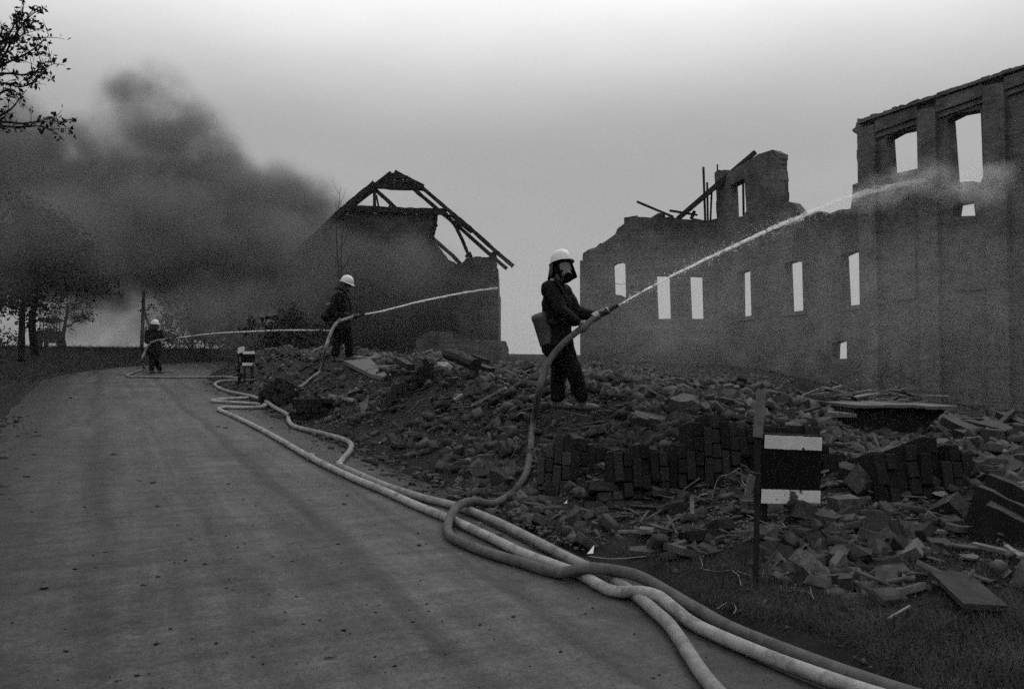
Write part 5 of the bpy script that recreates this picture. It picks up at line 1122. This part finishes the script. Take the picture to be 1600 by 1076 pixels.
# ------------------------------------------------------------------ loose rubble: the pieces that show largest are things, the rest is one mass
cand = []; HP = np.array([p[:2] for _, q_ in HOSES for p in q_])
marks = [(f1, 'around the masked firefighter'), (hit(1080, 700), 'by the large brick slab'), (hit(1235, 800), 'below the striped board'), (hit(1180, 905), 'by the thin steel post'), (hit(1440, 790), 'by the wide brick slab'), (hit(1540, 850), 'below the timber pile'), (f2, 'around the second firefighter'), (hit(720, 660), 'on the long slope right of the hoses'), (hit(600, 680), 'at the road edge by the hose bend'), (hit(1340, 860), 'on the gravelly patch right of the steel post'), (hit(900, 800), 'beside the hoses in the foreground'), (hit(1000, 640), 'on the crest behind the large brick slab'), (hit(700, 600), 'below the charred balks')]
tries = 0; PLK = [qa_.lerp(qb_, k / 3) for k in range(4)]
while len(cand) < 38000 and tries < 320000:
    tries += 1; r = math.exp(rng.uniform(math.log(3.4), math.log(27))); az = R_(rng.uniform(8, 78)); X, Y = r * math.sin(az), r * math.cos(az)
    k = rub(X, Y)
    if k < .02 or rng.random() > k ** .7 * (1 if X < 16 else .5): continue
    if any((X - q_.x) ** 2 + (Y - q_.y) ** 2 < .09 for q_ in PLK): continue
    if any((X - f.x) ** 2 + (Y - f.y) ** 2 < .2 for f in (f1 + V((.08, -.12, 0)), f2)): continue
    if any(abs((V((X, Y, 0)) - c_).dot(RT)) < hw and -1.0 < (V((X, Y, 0)) - c_).dot(F0) < .05 and rng.random() < .9 for c_, hw in CLR): continue
    if r < 6.2 and Y < 4.3: 
        if rng.random() > .55: continue
    s = min(.34, max(.03, math.exp(rng.gauss(math.log(.055), .66)))) * (1 if k > .6 else .6)
    pn = noise.noise(V((X * .75, Y * .75, 20))) + .5 * noise.noise(V((X * 1.9, Y * 1.9, 31)))
    s = min(.25, s * (.68 if pn < -.12 else 1.0 if pn < .2 else 1.5))
    if X < 5.6 and Y > 7.2: s *= .72
    if r > 12: s = max(s, .045)
    if s > .045 and r < 20 and np.min((HP[:, 0] - X) ** 2 + (HP[:, 1] - Y) ** 2) < (s * .75 + .05) ** 2: continue
    cand.append((s / r, s, X, Y, rng.choices((0, 1, 2), (.4, .14, .46))[0]))
cand.sort(reverse=True)
LIM = [290, 200, 260]; cnt = [0, 0, 0]; DESC = ('jagged dark rubble chunk', 'loose whole or broken brick', 'flat grey slate shard'); NM = ('rubble_chunk', 'loose_brick', 'slate_shard'); CT = ('rubble chunk', 'brick', 'slate shard')
libs = (CH, BK, SH); SV = {}
for ki, lib in enumerate(libs):
    for me in lib:
        me.calc_loop_triangles(); v = np.empty(len(me.vertices) * 3, np.float32); me.vertices.foreach_get('co', v); tr = np.empty(len(me.loop_triangles) * 3, np.int32); me.loop_triangles.foreach_get('vertices', tr); SV[me.name] = (v.reshape(-1, 3), tr.reshape(-1, 3))
stuffV = ([], [], []); stuffT = ([], [], []); off = [0, 0, 0]
for ang, s, X, Y, ki in cand:
    me = libs[ki][rng.randrange(len(libs[ki]))]; sc = s * (.95, 1, 1.5)[ki]
    if ki == 1: sc = 1. if cnt[1] < LIM[1] else rng.uniform(.6, 1)
    thick = (.6, .072, .14)[ki] * (sc if ki != 1 else 1); z = gh(X, Y) + thick * rng.uniform(.05, .5) * (.6 if ki != 1 else .8)
    rot = (rng.gauss(0, .35), rng.gauss(0, .35), rng.uniform(0, 6.28)) if ki != 0 else (rng.uniform(0, 6), rng.gauss(0, .5), rng.uniform(0, 6))
    if cnt[ki] < LIM[ki] and X * X + Y * Y < 15 ** 2:
        cnt[ki] += 1; o = inst(NM[ki], me, None, (X, Y, z), rot, (sc * rng.uniform(.8, 1.45), sc, sc * rng.uniform(.6, 1.1)) if ki == 0 else (sc,) * 3); q = min(marks, key=lambda m_: (m_[0].x - X) ** 2 + (m_[0].y - Y) ** 2)[1]
        sz_ = ('big ', 'medium-sized ', 'small ')[0 if ang > .03 else 1 if ang > .018 else 2]; tag(o, sz_ + DESC[ki] + ' lying ' + q, CT[ki], sz_ + CT[ki] + 's lying ' + q)
    else:
        E = Matrix.Rotation(rot[2], 3, 'Z') @ Matrix.Rotation(rot[1], 3, 'Y') @ Matrix.Rotation(rot[0], 3, 'X'); v, tr = SV[me.name]
        stuffV[ki].append((v * sc) @ np.array(E).T + np.array((X, Y, z))); stuffT[ki].append(tr + off[ki]); off[ki] += len(v)
# crumbs spilled over the road edge
for k in range(4200):
    Y = rng.uniform(4.6, 24) if k < 2900 else rng.uniform(4, 15); X = ROAD_R + .12 - abs(rng.gauss(0, .3)) if k < 2900 else ROAD_L + rng.gauss(0, .28); s = min(.09, math.exp(rng.gauss(math.log(.02), .6))); ki = rng.choice((0, 0, 1, 2)); me = libs[ki][rng.randrange(len(libs[ki]))]; v, tr = SV[me.name]; s *= 3 if ki == 1 else 1.2
    E = Matrix.Rotation(rng.uniform(0, 6), 3, 'Z'); stuffV[ki].append((v * s) @ np.array(E).T + np.array((X, Y, surf(X, Y) + s * .03))); stuffT[ki].append(tr + off[ki]); off[ki] += len(v)
for ki, (nm, mm_) in enumerate((('rubble_debris', 'rubble'), ('brick_debris', 'brick'), ('slate_debris', 'slate'))):
    # per-island tone variation comes from a fine-scaled noise in the material
    np_mesh(nm, np.concatenate(stuffV[ki]), np.concatenate(stuffT[ki]), M[mm_]); 
# splinters of burnt timber and lath, too many to count
bv, bf = box((1, 1, 1)); bv = np.array(bv); bt = np.array([t_ for q in bf for t_ in ((q[0], q[1], q[2]), (q[0], q[2], q[3]))]); VV, TT, k = [], [], 0
while k < 1100:
    r = math.exp(rng.uniform(math.log(4.2), math.log(20))); az = R_(rng.uniform(10, 74)); X, Y = r * math.sin(az), r * math.cos(az)
    if rng.random() > rub(X, Y) or (noise.noise(V((X * .6, Y * .6, 44))) < -.05 and rng.random() < .7): continue
    sc = np.array((min(.9, math.exp(rng.gauss(math.log(.24), .5))), rng.uniform(.012, .04), rng.uniform(.006, .018))); E = Matrix.Rotation(rng.uniform(0, 6.28), 3, 'Z') @ Matrix.Rotation(rng.gauss(0, .3), 3, 'Y') @ Matrix.Rotation(rng.gauss(0, .5), 3, 'X')
    VV.append((bv * sc) @ np.array(E).T + np.array((X, Y, gh(X, Y) + .03))); TT.append(bt + 8 * k); k += 1
np_mesh('wood_splinters', np.concatenate(VV), np.concatenate(TT), M['splinter'])
# fine grit
n = 55000; pts = []; 
while len(pts) < n:
    r = math.exp(rng.uniform(math.log(3.2), math.log(18))); az = R_(rng.uniform(6, 76)); X, Y = r * math.sin(az), r * math.cos(az); k = rub(X - .25, Y) 
    if rng.random() < max(k, (.12 if Y > 4.5 else .02) * (X > ROAD_R + .1)): pts.append((X, Y, gh(X, Y) + .004))
tet = np.array([(1, .1, -.1), (-.9, .2, -.15), (.1, .8, 0), (-.1, -.85, .1), (.15, 0, .75), (-.1, .1, -.6)]); pts = np.array(pts); sz = np.exp(np.minimum(nr.normal(math.log(.012), .6, (n, 1, 1)), math.log(.032))); an = nr.uniform(0, 6.28, n)
c_, s_ = np.cos(an), np.sin(an); Rz = np.stack([np.stack([c_, -s_, 0 * c_], 1), np.stack([s_, c_, 0 * c_], 1), np.stack([0 * c_, 0 * c_, 1 + 0 * c_], 1)], 1)
v = np.einsum('nij,kj->nki', Rz, tet) * sz * np.stack([nr.uniform(.6, 1.6, n), nr.uniform(.6, 1.2, n), nr.uniform(.4, 1.1, n)], 1)[:, None, :] + pts[:, None, :]
tt = (np.arange(n)[:, None, None] * 6 + np.array([(0, 2, 4), (2, 1, 4), (1, 3, 4), (3, 0, 4), (2, 0, 5), (1, 2, 5), (3, 1, 5), (0, 3, 5)])).reshape(-1, 3); np_mesh('grit', v.reshape(-1, 3), tt, M['rubble'])
# ------------------------------------------------------------------ grass
def blades(name, pts, h, w, m, lie=.7):
    n = len(pts); p = np.array(pts); a = nr.uniform(0, 6.28, n); d = np.stack([np.cos(a), np.sin(a), 0 * a], 1); s = np.stack([-np.sin(a), np.cos(a), 0 * a], 1); H_ = (h * nr.uniform(.4, 1.4, n))[:, None]; l = (nr.uniform(.25, 1, n) * lie)[:, None]; W = (w * nr.uniform(.6, 1.3, n))[:, None]
    up = np.array([[0, 0, 1]]); m1 = p + d * H_ * l * .45 + up * H_ * (1 - l * .6) * .55; tp = p + d * H_ * (l * 1.0 + .1) + up * H_ * np.maximum(.08, 1 - l * 1.15) * .8
    v = np.stack([p - s * W, p + s * W, m1 + s * W * .7, m1 - s * W * .7, tp], 1).reshape(-1, 3); k = np.arange(n)[:, None] * 5
    return np_mesh(name, v, np.concatenate([k + [[0, 1, 2]], k + [[0, 2, 3]], k + [[3, 2, 4]]], 0), m)
pts = []
while len(pts) < 70000:
    r = math.exp(rng.uniform(math.log(2.2), math.log(8.5))); az = R_(rng.uniform(30, 86)); X, Y = r * math.sin(az), r * math.cos(az); b_ = X - ROAD_R
    if b_ < .12 + .25 * noise.noise(V((Y * 1.3, 0, 0))): continue
    k = (1 - rub(X, Y)) * (.25 + .75 * smooth(noise.noise(V((X * 1.1, Y * 1.1, 2))) * 1.6 + .65)); k = max(k, .07)
    if rng.random() < k: pts.append((X, Y, gh(X, Y) - .005))
blades('dry_grass', pts, .15, .0013, M['grass'], 1.25)
pts = []
while len(pts) < 30000:
    r = math.exp(rng.uniform(math.log(5), math.log(48))); az = R_(rng.uniform(-24, 5)); X, Y = r * math.sin(az), r * math.cos(az); b_ = ROAD_L + bend(Y) - X
    if b_ < .1 + .2 * noise.noise(V((Y * .8, 3, 0))) or Y < 3: continue
    if rng.random() < smooth(b_ / .5 + .15): pts.append((X, Y, gh(X, Y) - .005))
blades('verge_grass', pts, .14, .0028, M['grass_dark'], .8)
pts = []
while len(pts) < 14000:
    r = math.exp(rng.uniform(math.log(24), math.log(60))); az = R_(rng.uniform(-8, 20)); X, Y = r * math.sin(az), r * math.cos(az)
    if ROAD_L + bend(Y) - .1 < X < ROAD_R + bend(Y) + .1 and Y < 40: continue
    pts.append((X, Y, gh(X, Y) - .01))
blades('far_grass', pts, .22, .006, M['grass_dark'], .8)
# stalks, wires, litter
def strand(name, pts, r, m, label, cat, group=None):
    q = spline(pts, 6); o0 = q[0].copy(); mb = MB(); mb.tube([p - o0 for p in q], r, 5); o = mb.build(name, m, None, True); o.location = o0; return tag(o, label, cat, group)
def wpts(l, d=None, lift=.03): 
    out = []
    for p in l: q = hit(p[0], p[1]); out.append(q + V((0, 0, lift)) if len(p) == 2 else P(p[0], p[1], p[2]))
    return out
dq = depth(hit(1150, 800))
strand('wire', [P(1112, 780, dq), P(1122, 748, dq), P(1140, 740, dq - .1), P(1156, 731, dq - .1), P(1158, 740, dq - .1), P(1160, 752, dq - .1), P(1170, 762, dq - .2), P(1186, 774, dq - .3)], .0035, M['iron'], 'tangled wire rising over the large brick slab left of the steel post', 'wire')
strand('wire', wpts([(1083, 822), (1084, 832), (1110, 840), (1150, 843), (1175, 846), (1200, 838), (1232, 828), (1262, 830), (1330, 838)]), .0035, M['iron'], 'long wire snaking over the flat slabs past the steel post', 'wire')
strand('wire', wpts([(1158, 784), (1162, 804), (1172, 812), (1200, 824), (1240, 832), (1300, 834)]), .003, M['iron'], 'thin wire trailing from the steel post towards the gravel', 'wire')
strand('wire', [P(1500, 838, 5.5), P(1545, 816, 5.4), P(1600, 785, 5.3), P(1640, 765, 5.3)], .003, M['iron'], 'upper thin wire stretched before the dark boards', 'wire')
strand('wire', [P(1532, 856, 5.2), P(1565, 832, 5.2), P(1600, 806, 5.2), P(1640, 780, 5.2)], .003, M['iron'], 'lower thin wire stretched before the dark boards', 'wire')
for i, l in enumerate((((1070, 862), (1082, 864), (1094, 874), (1098, 890)), ((1145, 896), (1154, 902), (1158, 918)), ((1092, 890), (1120, 896), (1146, 894), (1176, 904)), ((1192, 880), (1194, 890), (1191, 906)), ((920, 872), (960, 876), (1010, 872)), ((1222, 820), (1236, 828), (1290, 834)), ((1265, 916), (1268, 930), (1272, 940)), ((1146, 946), (1150, 955), (1146, 962)), ((1190, 950), (1194, 945), (1198, 940)), ((1120, 955), (1128, 950), (1136, 944)))):
    strand('stalk', wpts(l, None, .015), .0028, M['straw'], 'pale dry stalk bent over in the grass by the steel post', 'stalk', 'pale stalks near the steel post')
for i, (x, y, s, lb) in enumerate(((923, 864, 13, 'pointed scrap of white paper at the grass edge by the hoses'), (1502, 872, 8, 'tiny white scrap standing left of the wedge stone'), (910, 778, 9, 'small white splinter by the squat masonry block'), (388, 598, 9, 'white scrap on the ground under the small striped board'), (592, 694, 6, 'white scrap on the rubble edge at the hose bend'), (884, 786, 6, 'white shell-like scrap left of the squat masonry block'))):
    q = rest(x, y); k = s * depth(q) / FPX; vs, fs = slab([(-.4, 0), (.3, .05), (.45, .9), (.1, .55)], [], lambda u, v, w: (RT * u + UPZ * (v - .05) + F0 * (v * .35 + w)) * k, .08); o = obj('white_scrap', vs, fs, M['paper']); o.location = q; tag(o, lb, 'scrap')
# clods, twigs and pebbles dropped on the asphalt
clod_px = [(68, 928, 11), (178, 715, 13), (516, 1041, 20), (537, 996, 8), (463, 942, 6), (474, 986, 6), (645, 982, 6), (587, 967, 5), (420, 938, 8), (247, 910, 6), (224, 923, 7), (218, 757, 6), (239, 760, 7), (341, 670, 6), (352, 672, 6), (357, 762, 5), (278, 828, 5), (298, 850, 5), (110, 624, 7), (132, 798, 5), (165, 870, 7), (117, 897, 6), (457, 885, 6), (426, 878, 5), (528, 857, 5), (382, 857, 5), (364, 931, 5), (617, 1053, 6), (396, 1038, 6), (214, 1068, 8), (103, 1028, 7), (320, 890, 6)]
for i, (x, y, s) in enumerate(clod_px):
    q = hit(x, y); z = surf(q.x, q.y); k = s * depth(q) / FPX; long_ = i in (1, 2, 8)
    if long_:
        tw_ = mesh('twig', *tube([(-.5, 0, 0), (-.2, .04, .03), (.1, -.03, .02), (.5, .05, 0)], [.05, .09, .07, .03], 5), M['char'])
    o = inst('mud_clod' if not long_ else 'twig', CH[i % 14] if not long_ else tw_, None, (q.x, q.y, z + k * .1), (0, 0, rng.uniform(-.3, .3) - YAW), (k, k * (1 if long_ else .7), k * (.8 if long_ else .4)))
    o.data = o.data.copy(); o.data.materials.clear(); o.data.materials.append(M['rubble'] if i % 3 else M['char'])
    lb = {0: 'small dark clump on the asphalt at the left', 1: 'dark ragged twig lying on the road upper left', 2: 'dark flat stick lying on the road bottom centre', 8: 'thin dark twig on the asphalt mid road'}.get(i)
    tag(o, lb or 'little dark clod of dirt lying on the asphalt', 'clod' if not long_ else 'twig', None if lb else 'dirt clods on the road')
pts = []
while len(pts) < 800:
    r = math.exp(rng.uniform(math.log(2.6), math.log(20))); az = R_(rng.uniform(-20, 50)); X, Y = r * math.sin(az), r * math.cos(az)
    if ROAD_L < X < ROAD_R and rng.random() < .25 + .75 * smooth((abs(X - .85) - 1.5) / .7): pts.append((X, Y, surf(X, Y) + .001))
n = len(pts); pts = np.array(pts); v = tet[None] * np.exp(nr.normal(math.log(.006), .5, (n, 1, 1))) + pts[:, None, :]; tt = (np.arange(n)[:, None, None] * 6 + np.array([(0, 2, 4), (2, 1, 4), (1, 3, 4), (3, 0, 4), (2, 0, 5), (1, 2, 5), (3, 1, 5), (0, 3, 5)])).reshape(-1, 3); np_mesh('road_grit', v.reshape(-1, 3), tt, M['rubble'])
# ------------------------------------------------------------------ smoke and haze
def vol_mat(name, dens, colour, step=1.0):
    m = bpy.data.materials.new(name); m.use_nodes = True; t = m.node_tree; t.nodes.clear()
    o = N(t, 'ShaderNodeOutputMaterial'); v = N(t, 'ShaderNodeVolumePrincipled'); v.inputs['Color'].default_value = (colour,) * 3 + (1,)
    v.inputs['Density'].default_value = dens; v.inputs['Density Attribute'].default_value = ''; t.links.new(v.outputs[0], o.inputs['Volume']); m.cycles.volume_step_rate = step
    return m, t, v
def blob_volume(name, label, blobs, dens, colour, warp, wscale, det, step, shift=0):
    """one closed box whose density is a sum of soft puffs, stirred by noise"""
    m, t, v = vol_mat(name, dens, colour, step); L = t.links.new
    tcn = N(t, 'ShaderNodeTexCoord'); co = tcn.outputs['Object']
    w = N(t, 'ShaderNodeTexNoise'); w.inputs['Scale'].default_value = wscale; w.inputs['Detail'].default_value = 3; L(co, w.inputs['Vector'])
    sb = N(t, 'ShaderNodeVectorMath', operation='SUBTRACT'); L(w.outputs['Color'], sb.inputs[0]); sb.inputs[1].default_value = (.5, .5, .5)
    sc = N(t, 'ShaderNodeVectorMath', operation='SCALE'); L(sb.outputs[0], sc.inputs[0]); sc.inputs['Scale'].default_value = warp
    ad = N(t, 'ShaderNodeVectorMath', operation='ADD'); L(co, ad.inputs[0]); L(sc.outputs[0], ad.inputs[1]); tot = None
    lo = V((1e9,) * 3); hi = V((-1e9,) * 3)
    for c, r, wt in blobs:
        s1 = N(t, 'ShaderNodeVectorMath', operation='SUBTRACT'); L(ad.outputs[0], s1.inputs[0]); s1.inputs[1].default_value = c
        s2 = N(t, 'ShaderNodeVectorMath', operation='DIVIDE'); L(s1.outputs[0], s2.inputs[0]); s2.inputs[1].default_value = r
        s3 = N(t, 'ShaderNodeVectorMath', operation='LENGTH'); L(s2.outputs[0], s3.inputs[0])
        mr = N(t, 'ShaderNodeMapRange', interpolation_type='SMOOTHSTEP'); L(s3.outputs['Value'], mr.inputs['Value'])
        mr.inputs['From Min'].default_value = .45; mr.inputs['From Max'].default_value = 1.0; mr.inputs['To Min'].default_value = wt; mr.inputs['To Max'].default_value = 0
        if tot is None: tot = mr.outputs[0]
        else:
            a = N(t, 'ShaderNodeMath', operation='ADD'); L(tot, a.inputs[0]); L(mr.outputs[0], a.inputs[1]); tot = a.outputs[0]
        for i in range(3): lo[i] = min(lo[i], c[i] - r[i] * 1.0 - warp * .25); hi[i] = max(hi[i], c[i] + r[i] * 1.0 + warp * .25)
    n2 = N(t, 'ShaderNodeTexNoise'); n2.inputs['Scale'].default_value = wscale * 2.1; n2.inputs['Detail'].default_value = 5; n2.inputs['Roughness'].default_value = .6; L(co, n2.inputs['Vector'])
    m2 = N(t, 'ShaderNodeMapRange'); m2.inputs['From Min'].default_value = .38; m2.inputs['From Max'].default_value = .62; m2.inputs['To Min'].default_value = 1 - det; m2.inputs['To Max'].default_value = 1 + det; L(n2.outputs[0], m2.inputs[0])
    mu = N(t, 'ShaderNodeMath', operation='MULTIPLY'); L(tot, mu.inputs[0]); L(m2.outputs[0], mu.inputs[1])
    mu2 = N(t, 'ShaderNodeMath', operation='MULTIPLY'); L(mu.outputs[0], mu2.inputs[0]); mu2.inputs[1].default_value = dens; L(mu2.outputs[0], v.inputs['Density'])
    c = (lo + hi) / 2; vs, fs = box(hi - lo); o = obj(name, [V(q) + c for q in vs], fs, m); tag(o, label, 'smoke', None, 'stuff'); return o
def puff(px, py, rx, ry, d, w, rd=None):
    c = P(px, py, d); k = d / FPX; rxm, rym = rx * k, ry * k; rdm = rd or (rxm + rym) / 2
    ax = abs(RT.x) * rxm + abs(F0.x) * rdm * .6; ay = abs(F0.y) * rdm + abs(RT.y) * rxm * .5
    return (tuple(c), (max(ax, .5), max(ay, .5), rym), w)
TF = dT - 2.6
SM = [puff(400, 390, 240, 125, 43, 1), puff(250, 362, 210, 115, 46, 1), puff(90, 372, 220, 115, 48, 1), puff(-40, 340, 190, 160, 50, 1), puff(-220, 370, 220, 160, 50, .9),
      puff(290, 275, 115, 115, 46, .7), puff(240, 195, 95, 95, 48, .34), puff(200, 150, 60, 50, 48, .12), puff(120, 270, 95, 100, 50, .4), puff(350, 315, 90, 95, 44, .8), puff(430, 350, 80, 70, 42, .7),
      puff(490, 420, 150, 120, 40, 1.1), puff(570, 430, 130, 110, 33.5, .3, 3.2), puff(630, 440, 110, 90, 33.5, .22, 2.2), puff(460, 510, 170, 75, 36, .5), puff(10, 260, 95, 120, 50, .8), puff(220, 505, 230, 85, 45, .17),
      puff(60, 350, 220, 120, dT - 2.6, .14, 2.6), puff(-120, 360, 220, 140, dT - 2.6, .14, 2.6), puff(40, 290, 150, 120, 44, 1.), puff(120, 370, 150, 85, 38, .5),
      puff(350, 515, 170, 65, 32.5, .22, 2.5), puff(480, 405, 100, 95, 31.5, .3, 2.2)]
blob_volume('smoke', 'dark smoke drifting left from the burnt house over the road', SM, .6, .19, 5.5, .22, 1.0, .42)
vm = [puff(1250, 480, 420, 160, 19, 1, 5), puff(1560, 480, 330, 260, 15.5, .8, 3), puff(950, 480, 260, 130, 24, 1, 5)]
blob_volume('smoke_veil', 'thin pale smoke drifting in the yard before the tall ruin', vm, .009, .85, 2.0, .15, .5, 1.0)
JW = globals().get('spray_blobs')
if JW: blob_volume('spray', 'faint white water spray bursting against the high brick wall', JW, .4, .97, .9, .9, .8, .25)
hz_ = vol_mat('haze', .0004, .7, 1.0)[0]
hx0, hx1, hy0, hy1, hz0, hz1 = -910, 910, -910, 910, -8, 24
lowest = min(v.co.z for v in ground.data.vertices); hz0 = lowest - 1.0
vs, fs = box((hx1 - hx0 + 60, hy1 - hy0 + 60, hz1 - hz0)); hzo = obj('haze', [V(q) + V((0, 0, (hz0 + hz1) / 2)) for q in vs], fs, hz_); tag(hzo, 'thin smoky haze hanging over the whole place', 'haze', None, 'stuff')
